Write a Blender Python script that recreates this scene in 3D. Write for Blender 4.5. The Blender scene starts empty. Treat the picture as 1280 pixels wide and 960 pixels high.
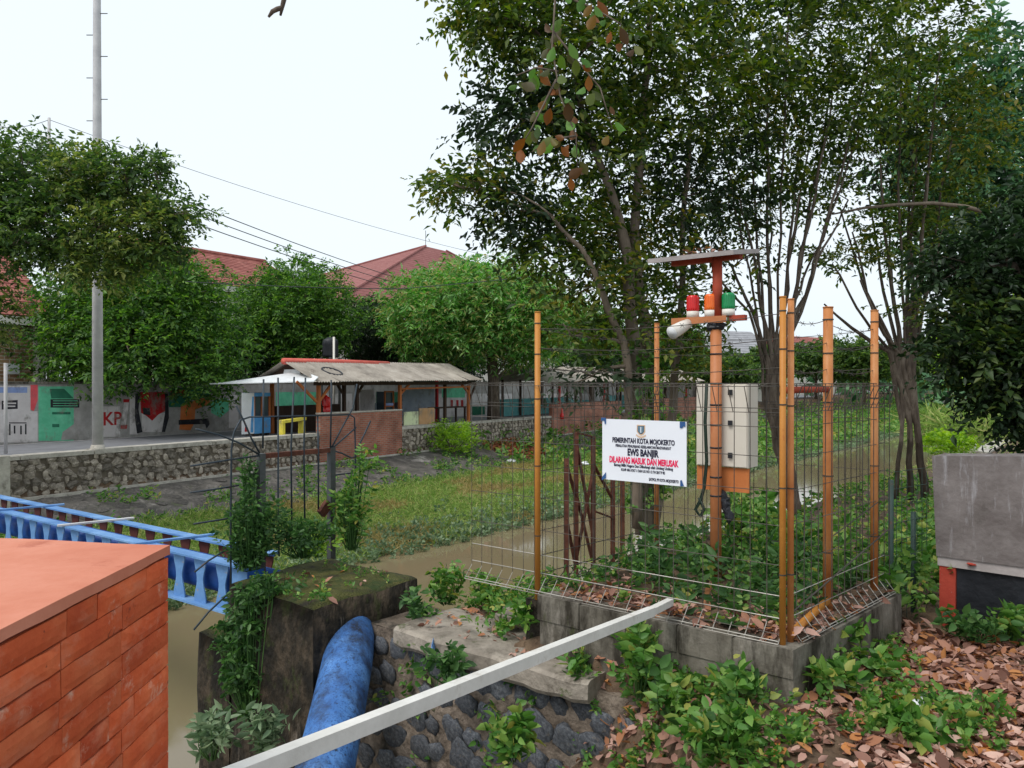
import bpy, math, random
import numpy as np
from mathutils import Vector, Matrix, noise

random.seed(7)
rng = np.random.default_rng(7)
SC = bpy.context.scene
COL = SC.collection
R = math.radians

# ------------------------------------------------------------------ camera, world, sun, exposure
HZ, FPX = 477.0, 960.0
cam = bpy.data.cameras.new('camera')
cam.lens = 27.0
cam.sensor_width = 36.0
cam.clip_start = 0.05
cam.clip_end = 3000
cam_o = bpy.data.objects.new('camera', cam)
COL.objects.link(cam_o)
cam_o.location = (0, 0, 0)
cam_o.rotation_euler = (R(90) - math.atan((480 - HZ) / FPX), 0, 0)
SC.camera = cam_o

SUN_EL, SUN_AZ = 55.0, -130.0          # azimuth: degrees to the right of the view direction
world = bpy.data.worlds.new('World')
SC.world = world
world.use_nodes = True
wn = world.node_tree
wn.nodes.clear()
sky = wn.nodes.new('ShaderNodeTexSky')
sky.sky_type = 'NISHITA'
sky.sun_disc = False
sky.sun_elevation = R(SUN_EL)
sky.sun_rotation = R(SUN_AZ)
sky.air_density = 1.0
sky.dust_density = 4.0
sky.ozone_density = 1.0
hs = wn.nodes.new('ShaderNodeHueSaturation')
hs.inputs['Saturation'].default_value = 0.22
wmix = wn.nodes.new('ShaderNodeMix')
wmix.data_type = 'RGBA'
wmix.inputs['Factor'].default_value = 0.75
wmix.inputs['B'].default_value = (7.7, 8.55, 9.15, 1)      # even cloud veil over the clear sky
bg = wn.nodes.new('ShaderNodeBackground')
bg.inputs['Strength'].default_value = 0.1
wo = wn.nodes.new('ShaderNodeOutputWorld')
wn.links.new(sky.outputs['Color'], hs.inputs['Color'])
wn.links.new(hs.outputs['Color'], wmix.inputs['A'])
wn.links.new(wmix.outputs['Result'], bg.inputs['Color'])
wn.links.new(bg.outputs['Background'], wo.inputs['Surface'])

sun = bpy.data.lights.new('sun', 'SUN')
sun.energy = 1.5
sun.angle = R(25)
sun.color = (1.0, 0.96, 0.9)
sun_o = bpy.data.objects.new('sun', sun)
COL.objects.link(sun_o)
sd = Vector((math.sin(R(SUN_AZ)) * math.cos(R(SUN_EL)), math.cos(R(SUN_AZ)) * math.cos(R(SUN_EL)), math.sin(R(SUN_EL))))
sun_o.rotation_euler = sd.to_track_quat('Z', 'Y').to_euler()

SC.view_settings.view_transform = 'Standard'
SC.view_settings.look = 'None'
SC.view_settings.gamma = 1.0
SC.view_settings.use_curve_mapping = False
SC.view_settings.exposure = 0.5
SC.render.engine = 'CYCLES'
SC.cycles.max_bounces = 6
SC.cycles.transparent_max_bounces = 8


# ------------------------------------------------------------------ coordinates (eye at the origin, +Y ahead, metres)
def P(u, v, d):
    return Vector(((u - 640) / FPX * d, d, (HZ - v) / FPX * d))


def G(u, v, z):
    return P(u, v, FPX * -z / (v - HZ))


SN, CS = math.sin(R(39)), math.cos(R(39))


def S(s, n, z=0.0):                     # canal frame: s along the canal, n across it to the far bank
    return Vector((s * SN - n * CS, s * CS + n * SN, z))


def sn_of(x, y):
    return x * SN + y * CS, -x * CS + y * SN


FE = Vector((math.sin(R(32.7)), math.cos(R(32.7)), 0))
FM = Vector((-math.cos(R(32.7)), math.sin(R(32.7)), 0))
FO = Vector((-11.8, 17.7, 0))


def F(t, w, z=0.0):                     # far street frame: t along the street, w away from the canal
    return FO + FE * t + FM * w + Vector((0, 0, z))


def FW(u, w):                           # the point of the street line w that lies on the bearing u
    k = (u - 640) / FPX
    d = (w + 0.8415 * 11.8 + 0.54 * 17.7) / (0.54 - 0.8415 * k)
    p = Vector((k * d, d, 0)) - FO
    return p.dot(FE), d


# ------------------------------------------------------------------ objects
WL = {}


def link(o):
    COL.objects.link(o)
    return o


def tag(o, label=None, cat=None, group=None, kind=None):
    if label: o['label'] = label
    if cat: o['category'] = cat
    if group: o['group'] = group
    if kind: o['kind'] = kind
    return o


def thing(name, label, cat, loc, group=None):
    o = bpy.data.objects.new(name, None)
    o.empty_display_size = 0.1
    o.location = loc
    WL[o.name] = Vector(loc)
    link(o)
    return tag(o, label, cat, group)


def wl(o):
    return WL[o.name]


class MB:
    def __init__(self):
        self.v, self.f, self.m = [], [], []

    def add(self, vs, fs, mi=0):
        b = len(self.v)
        self.v.extend([Vector(v) for v in vs])
        self.f.extend([[i + b for i in f] for f in fs])
        self.m.extend([mi] * len(fs))
        return self

    def box(self, c, size, rot=None, mi=0):
        c = Vector(c)
        vs = []
        for sx in (-.5, .5):
            for sy in (-.5, .5):
                for sz in (-.5, .5):
                    q = Vector((sx * size[0], sy * size[1], sz * size[2]))
                    if rot is not None: q = rot @ q
                    vs.append(c + q)
        return self.add(vs, [(0, 1, 3, 2), (4, 6, 7, 5), (0, 4, 5, 1), (2, 3, 7, 6), (0, 2, 6, 4), (1, 5, 7, 3)], mi)

    def beam(self, p0, p1, w, h, up=(0, 0, 1), mi=0):
        p0, p1 = Vector(p0), Vector(p1)
        x = (p1 - p0).normalized()
        y = Vector(up).cross(x)
        if y.length < 1e-4: y = Vector((1, 0, 0)).cross(x)
        y.normalize()
        z = x.cross(y)
        rot = Matrix((x, y, z)).transposed()
        return self.box((p0 + p1) / 2, ((p1 - p0).length, w, h), rot, mi)

    def prism(self, pts, off, mi=0):
        pts = [Vector(p) for p in pts]
        off = Vector(off)
        n = len(pts)
        vs = pts + [p + off for p in pts]
        fs = [list(range(n))[::-1], [i + n for i in range(n)]]
        for i in range(n):
            j = (i + 1) % n
            fs.append([i, j, j + n, i + n])
        return self.add(vs, fs, mi)

    def tube(self, pts, r, n=8, mi=0, caps=True):
        pts = [Vector(p) for p in pts]
        k = len(pts)
        rs = r if isinstance(r, (list, tuple)) else [r] * k
        vs, fs = [], []
        t0 = (pts[1] - pts[0]).normalized()
        a = t0.cross(Vector((0, 0, 1)))
        if a.length < 1e-3: a = t0.cross(Vector((1, 0, 0)))
        a.normalize()
        for i in range(k):
            t = (pts[min(i + 1, k - 1)] - pts[max(i - 1, 0)]).normalized()
            a = (a - t * a.dot(t)).normalized()
            b = t.cross(a)
            for j in range(n):
                an = 2 * math.pi * j / n
                vs.append(pts[i] + (a * math.cos(an) + b * math.sin(an)) * rs[i])
        for i in range(k - 1):
            for j in range(n):
                q = (j + 1) % n
                fs.append([i * n + j, i * n + q, (i + 1) * n + q, (i + 1) * n + j])
        if caps:
            fs.append(list(range(n))[::-1])
            fs.append([(k - 1) * n + j for j in range(n)])
        return self.add(vs, fs, mi)

    def blob(self, c, rad, seed=0, rough=0.25, nu=7, nv=5, rot=None, mi=0):
        c = Vector(c)
        vs = [None]
        rr = random.Random(seed)
        off = Vector((rr.random() * 50, rr.random() * 50, rr.random() * 50))

        def pt(th, ph):
            q = Vector((math.sin(th) * math.cos(ph), math.sin(th) * math.sin(ph), math.cos(th)))
            k = 1 + rough * noise.noise(q * 1.6 + off)
            q = Vector((q.x * rad[0], q.y * rad[1], q.z * rad[2])) * k
            if rot is not None: q = rot @ q
            return c + q
        vs = [pt(0, 0)]
        for i in range(1, nv):
            for j in range(nu):
                vs.append(pt(math.pi * i / nv, 2 * math.pi * j / nu))
        vs.append(pt(math.pi, 0))
        fs = [[0, 1 + j, 1 + (j + 1) % nu] for j in range(nu)]
        for i in range(nv - 2):
            for j in range(nu):
                a, b = 1 + i * nu + j, 1 + i * nu + (j + 1) % nu
                fs.append([a, a + nu, b + nu, b])
        l = len(vs) - 1
        fs += [[l, 1 + (nv - 2) * nu + (j + 1) % nu, 1 + (nv - 2) * nu + j] for j in range(nu)]
        return self.add(vs, fs, mi)

    def mesh(self, name, mats, origin, smooth=False):
        me = bpy.data.meshes.new(name)
        o = Vector(origin)
        me.from_pydata([tuple(v - o) for v in self.v], [], self.f)
        if not isinstance(mats, (list, tuple)): mats = [mats]
        for m in mats: me.materials.append(m)
        if len(mats) > 1: me.polygons.foreach_set('material_index', self.m)
        if smooth: me.polygons.foreach_set('use_smooth', [True] * len(self.f))
        me.update()
        return me

    def build(self, name, mats, parent=None, smooth=False, origin=None):
        if parent is not None:
            org = wl(parent)
        elif origin is not None:
            org = Vector(origin)
        else:
            lo = min(v.z for v in self.v)
            org = sum(self.v, Vector()) / len(self.v)
            org.z = lo
        o = bpy.data.objects.new(name, self.mesh(name, mats, org, smooth))
        if parent is not None:
            o.parent = parent
        else:
            o.location = org
        WL[o.name] = org
        return link(o)


def put(name, me, parent, loc, rot=None, scale=(1, 1, 1)):
    """one more object on a shared mesh; loc in world coordinates"""
    o = bpy.data.objects.new(name, me)
    o.parent = parent
    o.location = Vector(loc) - (wl(parent) if parent is not None else Vector())
    if rot is not None: o.rotation_euler = rot.to_euler() if isinstance(rot, Matrix) else rot
    o.scale = scale
    WL[o.name] = Vector(loc)
    return link(o)


def np_mesh(name, V, Fa, mats, parent=None, mi=None, origin=(0, 0, 0), smooth=False):
    org = wl(parent) if parent is not None else Vector(origin)
    V = np.asarray(V, dtype=np.float64) - np.array(org)
    Fa = np.asarray(Fa, dtype=np.int32)
    nf, k = Fa.shape
    me = bpy.data.meshes.new(name)
    me.vertices.add(len(V))
    me.vertices.foreach_set('co', V.astype(np.float32).ravel())
    me.loops.add(nf * k)
    me.loops.foreach_set('vertex_index', Fa.ravel())
    me.polygons.add(nf)
    me.polygons.foreach_set('loop_start', np.arange(nf, dtype=np.int32) * k)
    me.polygons.foreach_set('loop_total', np.full(nf, k, dtype=np.int32))
    if not isinstance(mats, (list, tuple)): mats = [mats]
    for m in mats: me.materials.append(m)
    if mi is not None: me.polygons.foreach_set('material_index', np.asarray(mi, dtype=np.int32))
    if smooth: me.polygons.foreach_set('use_smooth', np.ones(nf, dtype=bool))
    me.update(calc_edges=True)
    o = bpy.data.objects.new(name, me)
    if parent is not None: o.parent = parent
    else: o.location = org
    WL[o.name] = Vector(org)
    return link(o)


# ------------------------------------------------------------------ materials
def rgb(r, g, b):
    def f(c):
        c /= 255.0
        return c / 12.92 if c <= 0.04045 else ((c + 0.055) / 1.055) ** 2.4
    return (f(r), f(g), f(b), 1.0)


def new_mat(name):
    m = bpy.data.materials.new(name)
    m.use_nodes = True
    nt = m.node_tree
    b = nt.nodes['Principled BSDF']
    return m, nt, b


def ramp(nt, stops):
    r = nt.nodes.new('ShaderNodeValToRGB')
    e = r.color_ramp.elements
    while len(e) > 1: e.remove(e[-1])
    e[0].position, e[0].color = stops[0]
    for p, c in stops[1:]:
        x = e.new(p)
        x.color = c
    return r


def pmat(name, cols, scale=4.0, rough=0.85, bump=0.3, bscale=40.0, bdist=0.01, spec=0.3, metal=0.0, stretch=(1, 1, 1),
         rand=0.0, lo=0.32, hi=0.68, layer=None, coord='Object', detail=8):
    """noise-mottled surface; layer = (colour, scale, threshold, softness, stretch) adds patches of wear"""
    m, nt, b = new_mat(name)
    L = nt.links.new
    tc = nt.nodes.new('ShaderNodeTexCoord')
    mp = nt.nodes.new('ShaderNodeMapping')
    mp.inputs['Scale'].default_value = stretch
    L(tc.outputs[coord], mp.inputs['Vector'])
    vec = mp.outputs['Vector']
    oi = nt.nodes.new('ShaderNodeObjectInfo')
    if rand:
        ad = nt.nodes.new('ShaderNodeVectorMath')
        ad.operation = 'ADD'
        sc = nt.nodes.new('ShaderNodeMath')
        sc.operation = 'MULTIPLY'
        sc.inputs[1].default_value = 37.0
        L(oi.outputs['Random'], sc.inputs[0])
        L(vec, ad.inputs[0])
        L(sc.outputs[0], ad.inputs[1])
        vec = ad.outputs[0]
    n = nt.nodes.new('ShaderNodeTexNoise')
    n.inputs['Scale'].default_value = scale
    n.inputs['Detail'].default_value = detail
    n.inputs['Roughness'].default_value = 0.65
    L(vec, n.inputs['Vector'])
    k = len(cols)
    r = ramp(nt, [(lo + (hi - lo) * i / max(1, k - 1), c) for i, c in enumerate(cols)])
    L(n.outputs['Fac'], r.inputs['Fac'])
    colr = r.outputs['Color']
    for ly in (layer or []):
        c2, s2, th, sf, st2 = ly
        mp2 = nt.nodes.new('ShaderNodeMapping')
        mp2.inputs['Scale'].default_value = st2
        mp2.inputs['Location'].default_value = (3.1, 7.7, 1.3)
        L(vec if rand else tc.outputs[coord], mp2.inputs['Vector'])
        n2 = nt.nodes.new('ShaderNodeTexNoise')
        n2.inputs['Scale'].default_value = s2
        n2.inputs['Detail'].default_value = 9
        n2.inputs['Roughness'].default_value = 0.7
        L(mp2.outputs['Vector'], n2.inputs['Vector'])
        r2 = ramp(nt, [(th, (0, 0, 0, 1)), (th + sf, (1, 1, 1, 1))])
        L(n2.outputs['Fac'], r2.inputs['Fac'])
        mx = nt.nodes.new('ShaderNodeMix')
        mx.data_type = 'RGBA'
        L(r2.outputs['Color'], mx.inputs['Factor'])
        L(colr, mx.inputs['A'])
        mx.inputs['B'].default_value = c2
        colr = mx.outputs['Result']
    if rand:
        h = nt.nodes.new('ShaderNodeHueSaturation')
        mr = nt.nodes.new('ShaderNodeMapRange')
        mr.inputs['To Min'].default_value = 1 - rand
        mr.inputs['To Max'].default_value = 1 + rand
        L(oi.outputs['Random'], mr.inputs['Value'])
        L(mr.outputs[0], h.inputs['Value'])
        L(colr, h.inputs['Color'])
        colr = h.outputs['Color']
    L(colr, b.inputs['Base Color'])
    b.inputs['Roughness'].default_value = rough
    b.inputs['Specular IOR Level'].default_value = spec
    b.inputs['Metallic'].default_value = metal
    if bump:
        n3 = nt.nodes.new('ShaderNodeTexNoise')
        n3.inputs['Scale'].default_value = bscale
        n3.inputs['Detail'].default_value = 6
        L(vec, n3.inputs['Vector'])
        bp = nt.nodes.new('ShaderNodeBump')
        bp.inputs['Strength'].default_value = bump
        bp.inputs['Distance'].default_value = bdist
        L(n3.outputs['Fac'], bp.inputs['Height'])
        L(bp.outputs['Normal'], b.inputs['Normal'])
    return m


def leaf_mat(name, cols, trans=0.3, rough=0.5, obj_random=False):
    m, nt, b = new_mat(name)
    L = nt.links.new
    if obj_random:
        src = nt.nodes.new('ShaderNodeObjectInfo').outputs['Random']
    else:
        src = nt.nodes.new('ShaderNodeNewGeometry').outputs['Random Per Island']
    r = ramp(nt, [(i / max(1, len(cols) - 1), c) for i, c in enumerate(cols)])
    L(src, r.inputs['Fac'])
    L(r.outputs['Color'], b.inputs['Base Color'])
    b.inputs['Roughness'].default_value = rough
    b.inputs['Specular IOR Level'].default_value = 0.35
    tr = nt.nodes.new('ShaderNodeBsdfTranslucent')
    h = nt.nodes.new('ShaderNodeHueSaturation')
    h.inputs['Saturation'].default_value = 1.15
    h.inputs['Value'].default_value = 1.7
    L(r.outputs['Color'], h.inputs['Color'])
    L(h.outputs['Color'], tr.inputs['Color'])
    mx = nt.nodes.new('ShaderNodeMixShader')
    mx.inputs['Fac'].default_value = trans
    L(b.outputs[0], mx.inputs[1])
    L(tr.outputs[0], mx.inputs[2])
    L(mx.outputs[0], nt.nodes['Material Output'].inputs['Surface'])
    return m


def wall_mat(name, e, brick=None, **kw):
    """brick pattern laid along direction e"""
    m, nt, b = new_mat(name)
    L = nt.links.new
    ge = nt.nodes.new('ShaderNodeNewGeometry')
    dt = nt.nodes.new('ShaderNodeVectorMath')
    dt.operation = 'DOT_PRODUCT'
    dt.inputs[1].default_value = e
    L(ge.outputs['Position'], dt.inputs[0])
    sp = nt.nodes.new('ShaderNodeSeparateXYZ')
    L(ge.outputs['Position'], sp.inputs[0])
    cb = nt.nodes.new('ShaderNodeCombineXYZ')
    L(dt.outputs['Value'], cb.inputs['X'])
    L(sp.outputs['Z'], cb.inputs['Y'])
    br = nt.nodes.new('ShaderNodeTexBrick')
    br.inputs['Color1'].default_value = kw['c1']
    br.inputs['Color2'].default_value = kw['c2']
    br.inputs['Mortar'].default_value = kw['mortar']
    br.inputs['Scale'].default_value = 1.0
    br.inputs['Mortar Size'].default_value = kw.get('ms', 0.012)
    br.inputs['Brick Width'].default_value = kw.get('bw', 0.22)
    br.inputs['Row Height'].default_value = kw.get('rh', 0.065)
    L(cb.outputs[0], br.inputs['Vector'])
    n = nt.nodes.new('ShaderNodeTexNoise')
    n.inputs['Scale'].default_value = 1.7
    n.inputs['Detail'].default_value = 8
    L(cb.outputs[0], n.inputs['Vector'])
    r = ramp(nt, [(0.35, (0.62, 0.6, 0.58, 1)), (0.65, (1.1, 1.1, 1.1, 1))])
    L(n.outputs['Fac'], r.inputs['Fac'])
    mx = nt.nodes.new('ShaderNodeMix')
    mx.data_type = 'RGBA'
    mx.blend_type = 'MULTIPLY'
    mx.inputs['Factor'].default_value = 1.0
    L(br.outputs['Color'], mx.inputs['A'])
    L(r.outputs['Color'], mx.inputs['B'])
    L(mx.outputs['Result'], b.inputs['Base Color'])
    b.inputs['Roughness'].default_value = 0.9
    bp = nt.nodes.new('ShaderNodeBump')
    bp.inputs['Strength'].default_value = 0.6
    bp.inputs['Distance'].default_value = 0.01
    bp.invert = True
    L(br.outputs['Fac'], bp.inputs['Height'])
    L(bp.outputs['Normal'], b.inputs['Normal'])
    return m


BLK = rgb(28, 28, 30)
M = {}
M['soil'] = pmat('soil', [rgb(58, 46, 36), rgb(92, 74, 58), rgb(118, 98, 78)], 3, bump=0.8, bscale=30, bdist=0.03)
M['asphalt'] = pmat('asphalt', [rgb(104, 104, 108), rgb(122, 122, 126)], 2, bump=0.3, bscale=120, bdist=0.005)
M['concrete'] = pmat('concrete', [rgb(86, 80, 70), rgb(112, 106, 96), rgb(136, 130, 120)], 3, bump=0.5, bscale=30, bdist=0.012,
                     layer=[(rgb(160, 152, 142), 3.4, 0.54, 0.16, (1, 1, 0.5)), (rgb(48, 43, 35), 2.6, 0.47, 0.14, (1.4, 1.4, 0.35)), (rgb(70, 74, 44), 6, 0.6, 0.1, (1, 1, .5))])
M['concrete_pale'] = pmat('concrete_pale', [rgb(150, 144, 136), rgb(176, 170, 160), rgb(192, 186, 176)], 5, bump=0.6, bscale=26, bdist=0.015,
                          layer=[(rgb(96, 90, 80), 4, 0.56, 0.14, (1, 1, 1))])
M['cap_grey'] = pmat('cap_grey', [rgb(104, 96, 86), rgb(134, 125, 114), rgb(160, 150, 138)], 5, bump=0.8, bscale=26, bdist=0.015,
                     layer=[(rgb(70, 62, 52), 4, 0.56, 0.14, (1, 1, 1)), (rgb(66, 74, 38), 7, .6, .1, (1, 1, 1))])
M['concrete_moss'] = pmat('concrete_moss', [rgb(22, 19, 15), rgb(42, 36, 28), rgb(74, 63, 51)], 5, bump=1.0, bscale=22, bdist=0.04, lo=.4, hi=.62, stretch=(1, 1, .6),
                          layer=[(rgb(128, 117, 106), 1.9, 0.585, 0.10, (2.4, 2.4, 0.45)), (rgb(52, 62, 24), 5, 0.56, 0.12, (1, 1, 0.6))])
M['moss_top'] = pmat('moss_top', [rgb(46, 40, 28), rgb(70, 72, 28), rgb(92, 86, 48)], 6, bump=1.0, bscale=60, bdist=0.03,
                     layer=[(rgb(46, 60, 20), 6, 0.52, 0.1, (1, 1, 1))])
M['mortar'] = pmat('mortar', [rgb(70, 61, 52), rgb(106, 94, 83), rgb(140, 127, 114)], 5, bump=1.0, bscale=26, bdist=0.03,
                   layer=[(rgb(48, 44, 38), 3, 0.53, 0.12, (1, 1, 0.5))])
M['stone_dark'] = pmat('stone_dark', [rgb(50, 52, 57), rgb(80, 83, 89), rgb(112, 114, 118)], 9, rough=0.8, bump=0.5, bscale=50, bdist=0.008, rand=0.3, layer=[(rgb(110, 100, 88), 7, .56, .14, (1, 1, 1))])
M['stone_far'] = pmat('stone_far', [rgb(98, 91, 82), rgb(134, 125, 114), rgb(168, 157, 144)], 4, bump=0.5, bscale=30, bdist=0.02, rand=0.45)
M['mortar_far'] = pmat('mortar_far', [rgb(84, 76, 66), rgb(116, 106, 94)], 4, bump=0.5)
M['paving_dark'] = pmat('paving_dark', [rgb(62, 59, 56), rgb(86, 82, 77), rgb(112, 106, 100)], 2.2, bump=0.8, bscale=14, bdist=0.05, coord='Object',
                        layer=[(rgb(70, 84, 36), 1.1, 0.58, 0.12, (1, 1, 1)), (rgb(150, 144, 138), 0.5, 0.62, 0.06, (1, 1, 1))])
M['pillar_brick'] = pmat('pillar_brick', [rgb(168, 66, 34), rgb(188, 84, 46), rgb(202, 106, 66)], 6, bump=0.5, bscale=60, bdist=0.004, rand=0.16,
                         layer=[(rgb(192, 118, 90), 7, 0.5, 0.2, (1, 1, 1.6)), (rgb(200, 152, 130), 12, 0.58, 0.12, (1, 1, 1)), (rgb(110, 52, 36), 18, 0.64, 0.06, (1, 1, 1))])
M['pillar_joint'] = pmat('pillar_joint', [rgb(92, 40, 26), rgb(128, 60, 40)], 12, bump=0.8, bscale=60, bdist=0.004,
                         layer=[(rgb(56, 26, 18), 10, 0.5, 0.1, (1, 1, 1))])
M['pillar_top'] = pmat('pillar_top', [rgb(180, 106, 82), rgb(192, 122, 98), rgb(202, 136, 114)], 3, bump=0.35, bscale=40, bdist=0.004,
                       layer=[(rgb(160, 88, 68), 5, 0.6, 0.14, (1, 1, 1)), (rgb(120, 70, 56), 30, 0.68, 0.05, (1, 1, 1))])
M['rail_white'] = pmat('rail_white', [rgb(196, 193, 187), rgb(218, 215, 210)], 5, rough=0.5, bump=0.2, layer=[(rgb(168, 160, 148), 3.5, 0.56, 0.16, (1, 1, 1)), (rgb(122, 84, 60), 22, 0.7, 0.04, (1, 1, 1)), (rgb(150, 146, 140), 14, 0.68, 0.05, (1, 1, 1))])
M['post_orange'] = pmat('post_orange', [rgb(164, 98, 52), rgb(178, 114, 64), rgb(188, 130, 82)], 5, rough=0.5, bump=0.15, bscale=60,
                        layer=[(rgb(130, 66, 36), 7, 0.64, 0.08, (1, 1, 0.5))])
M['post_yellow'] = pmat('post_yellow', [rgb(172, 110, 44), rgb(184, 124, 54)], 5, rough=0.5, bump=0.15,
                        layer=[(rgb(150, 78, 40), 8, 0.66, 0.08, (1, 1, 0.5))])
M['mast_orange'] = pmat('mast_orange', [rgb(166, 100, 60), rgb(184, 120, 78)], 5, rough=0.5, bump=0.15,
                        layer=[(rgb(150, 74, 44), 5, 0.6, 0.1, (1, 1, 0.4))])
M['mast_red'] = pmat('mast_red', [rgb(140, 54, 34), rgb(164, 68, 44)], 7, rough=0.6, bump=0.2)
M['rust'] = pmat('rust', [rgb(66, 40, 32), rgb(92, 54, 42), rgb(112, 70, 54)], 14, rough=0.9, bump=0.6, bscale=80, bdist=0.004)
M['wire'] = pmat('wire', [rgb(54, 50, 46), rgb(80, 74, 68), rgb(104, 98, 90)], 3, rough=0.5, bump=0, metal=0.2)
M['wire_bright'] = pmat('wire_bright', [rgb(130, 124, 114), rgb(176, 172, 164)], 3, rough=0.45, bump=0, metal=0.2)
M['wire_dark'] = pmat('wire_dark', [rgb(58, 54, 50), rgb(86, 80, 74)], 9, rough=0.6, bump=0, metal=0.3)
M['rod'] = pmat('rod', [rgb(38, 46, 54), rgb(54, 64, 72)], 9, rough=0.5, bump=0.2, layer=[(rgb(84, 54, 40), 8, 0.6, 0.1, (1, 1, 1))])
M['steel_grey'] = pmat('steel_grey', [rgb(62, 66, 68), rgb(84, 86, 84)], 9, rough=0.6, bump=0.3, layer=[(rgb(96, 62, 44), 6, 0.58, 0.1, (1, 1, 1))])
M['blue_paint'] = pmat('blue_paint', [rgb(78, 118, 170), rgb(96, 138, 188), rgb(122, 160, 204)], 3, rough=0.5, bump=0.3,
                       layer=[(rgb(140, 130, 124), 9, 0.66, 0.06, (1, 1, 1)), (rgb(110, 66, 48), 7, 0.69, 0.05, (1, 1, 1))])
M['blue_deep'] = pmat('blue_deep', [rgb(26, 68, 138), rgb(36, 84, 156)], 3, rough=0.5, bump=0.2)
M['blue_rust'] = pmat('blue_rust', [rgb(84, 44, 40), rgb(104, 58, 50)], 5, rough=0.8, bump=0.4, layer=[(rgb(90, 134, 190), 3, 0.62, 0.08, (1, 1, 1))])
M['pipe_blue'] = pmat('pipe_blue', [rgb(50, 94, 154), rgb(68, 114, 174), rgb(92, 136, 192)], 4, rough=0.6, bump=0.5, bscale=70, bdist=0.004,
                      layer=[(rgb(38, 46, 62), 3.0, 0.44, 0.2, (1.6, 1.6, 1)), (rgb(34, 40, 52), 22, 0.55, 0.12, (1, 1, 1)), (rgb(40, 70, 120), 60, 0.52, 0.1, (1, 1, 1))])
M['water'], nt, b = new_mat('water')
b.inputs['Base Color'].default_value = rgb(122, 109, 84)
b.inputs['Roughness'].default_value = 0.06
b.inputs['Specular IOR Level'].default_value = 0.5
_n = nt.nodes.new('ShaderNodeTexNoise')
_n.inputs['Scale'].default_value = 2.2
_n.inputs['Detail'].default_value = 4
_b = nt.nodes.new('ShaderNodeBump')
_b.inputs['Strength'].default_value = 0.12
_b.inputs['Distance'].default_value = 0.04
nt.links.new(_n.outputs['Fac'], _b.inputs['Height'])
nt.links.new(_b.outputs['Normal'], b.inputs['Normal'])
M['bank'] = pmat('bank', [rgb(74, 92, 38), rgb(84, 98, 40), rgb(110, 118, 56), rgb(140, 128, 82)], 0.9, bump=0.8, bscale=20, bdist=0.05,
                 layer=[(rgb(128, 106, 78), 0.55, 0.54, 0.12, (1, 1, 1))])
M['bark'] = pmat('bark', [rgb(62, 52, 44), rgb(92, 80, 70), rgb(120, 108, 96)], 12, bump=0.7, bscale=50, bdist=0.01, stretch=(1, 1, 0.3))
M['bark_pale'] = pmat('bark_pale', [rgb(98, 86, 74), rgb(132, 118, 104)], 12, bump=0.6, bscale=50, bdist=0.01, stretch=(1, 1, 0.3))
M['wood_orange'] = pmat('wood_orange', [rgb(150, 84, 46), rgb(180, 108, 62)], 6, bump=0.3, stretch=(1, 1, 0.2))
M['wood_dark'] = pmat('wood_dark', [rgb(50, 38, 32), rgb(78, 60, 48)], 6, bump=0.3, stretch=(1, 1, 0.2))
M['asbestos'] = pmat('asbestos', [rgb(118, 110, 102), rgb(146, 138, 128), rgb(168, 160, 150)], 1.6, bump=0.3, rand=0.12,
                     layer=[(rgb(84, 66, 54), 1.3, 0.62, 0.12, (1, 1, 1))])
M['red_cap'] = pmat('red_cap', [rgb(196, 84, 74), rgb(212, 108, 94)], 3, rough=0.7, bump=0.2)
M['sheet_white'] = pmat('sheet_white', [rgb(206, 208, 210), rgb(224, 226, 228)], 3, rough=0.6, bump=0.1)
M['tile_red'] = pmat('tile_red', [rgb(118, 62, 56), rgb(142, 84, 76), rgb(162, 104, 94)], 2.5, bump=0.5, bscale=12, bdist=0.03,
                     layer=[(rgb(110, 70, 64), 0.9, 0.6, 0.1, (1, 1, 1))])
M['tile_smooth'] = pmat('tile_smooth', [rgb(130, 80, 77), rgb(146, 96, 92)], 1.2, bump=0.3, bscale=9, bdist=0.03)
M['house_wall'] = pmat('house_wall', [rgb(206, 200, 190), rgb(224, 220, 212)], 1.5, bump=0.2)
M['house_grey'] = pmat('house_grey', [rgb(130, 130, 134), rgb(156, 156, 160)], 1.5, bump=0.2)
M['brick_tan'] = wall_mat('brick_tan', FE, c1=rgb(176, 142, 108), c2=rgb(152, 116, 84), mortar=rgb(196, 184, 166), bw=0.3, rh=0.12, ms=0.015)
M['brick_red'] = wall_mat('brick_red', FE, c1=rgb(176, 104, 82), c2=rgb(150, 82, 64), mortar=rgb(150, 128, 114), bw=0.22, rh=0.07, ms=0.012)
M['pole'] = pmat('pole', [rgb(172, 170, 172), rgb(200, 198, 198)], 3, rough=0.8, bump=0.3, layer=[(rgb(130, 126, 124), 3, 0.6, 0.1, (2, 2, 0.4))])
M['cable'] = pmat('cable', [rgb(50, 54, 56), rgb(62, 66, 68)], 3, rough=0.6, bump=0)
M['cable_green'] = pmat('cable_green', [rgb(30, 44, 36), rgb(40, 56, 46)], 3, rough=0.5, bump=0)
M['black_plastic'] = pmat('black_plastic', [rgb(30, 32, 36), rgb(44, 46, 52)], 5, rough=0.5, bump=0.1)
M['box_cream'] = pmat('box_cream', [rgb(204, 196, 182), rgb(214, 206, 194)], 3, rough=0.5, bump=0.05, layer=[(rgb(170, 160, 144), 5, 0.64, 0.1, (1, 1, 0.3))])
M['board_orange'] = pmat('board_orange', [rgb(182, 104, 54), rgb(198, 122, 70)], 4, rough=0.7, bump=0.2)
M['lamp_red'] = pmat('lamp_red', [rgb(196, 22, 24), rgb(212, 32, 30)], 30, rough=0.25, bump=0, spec=0.5)
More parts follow.
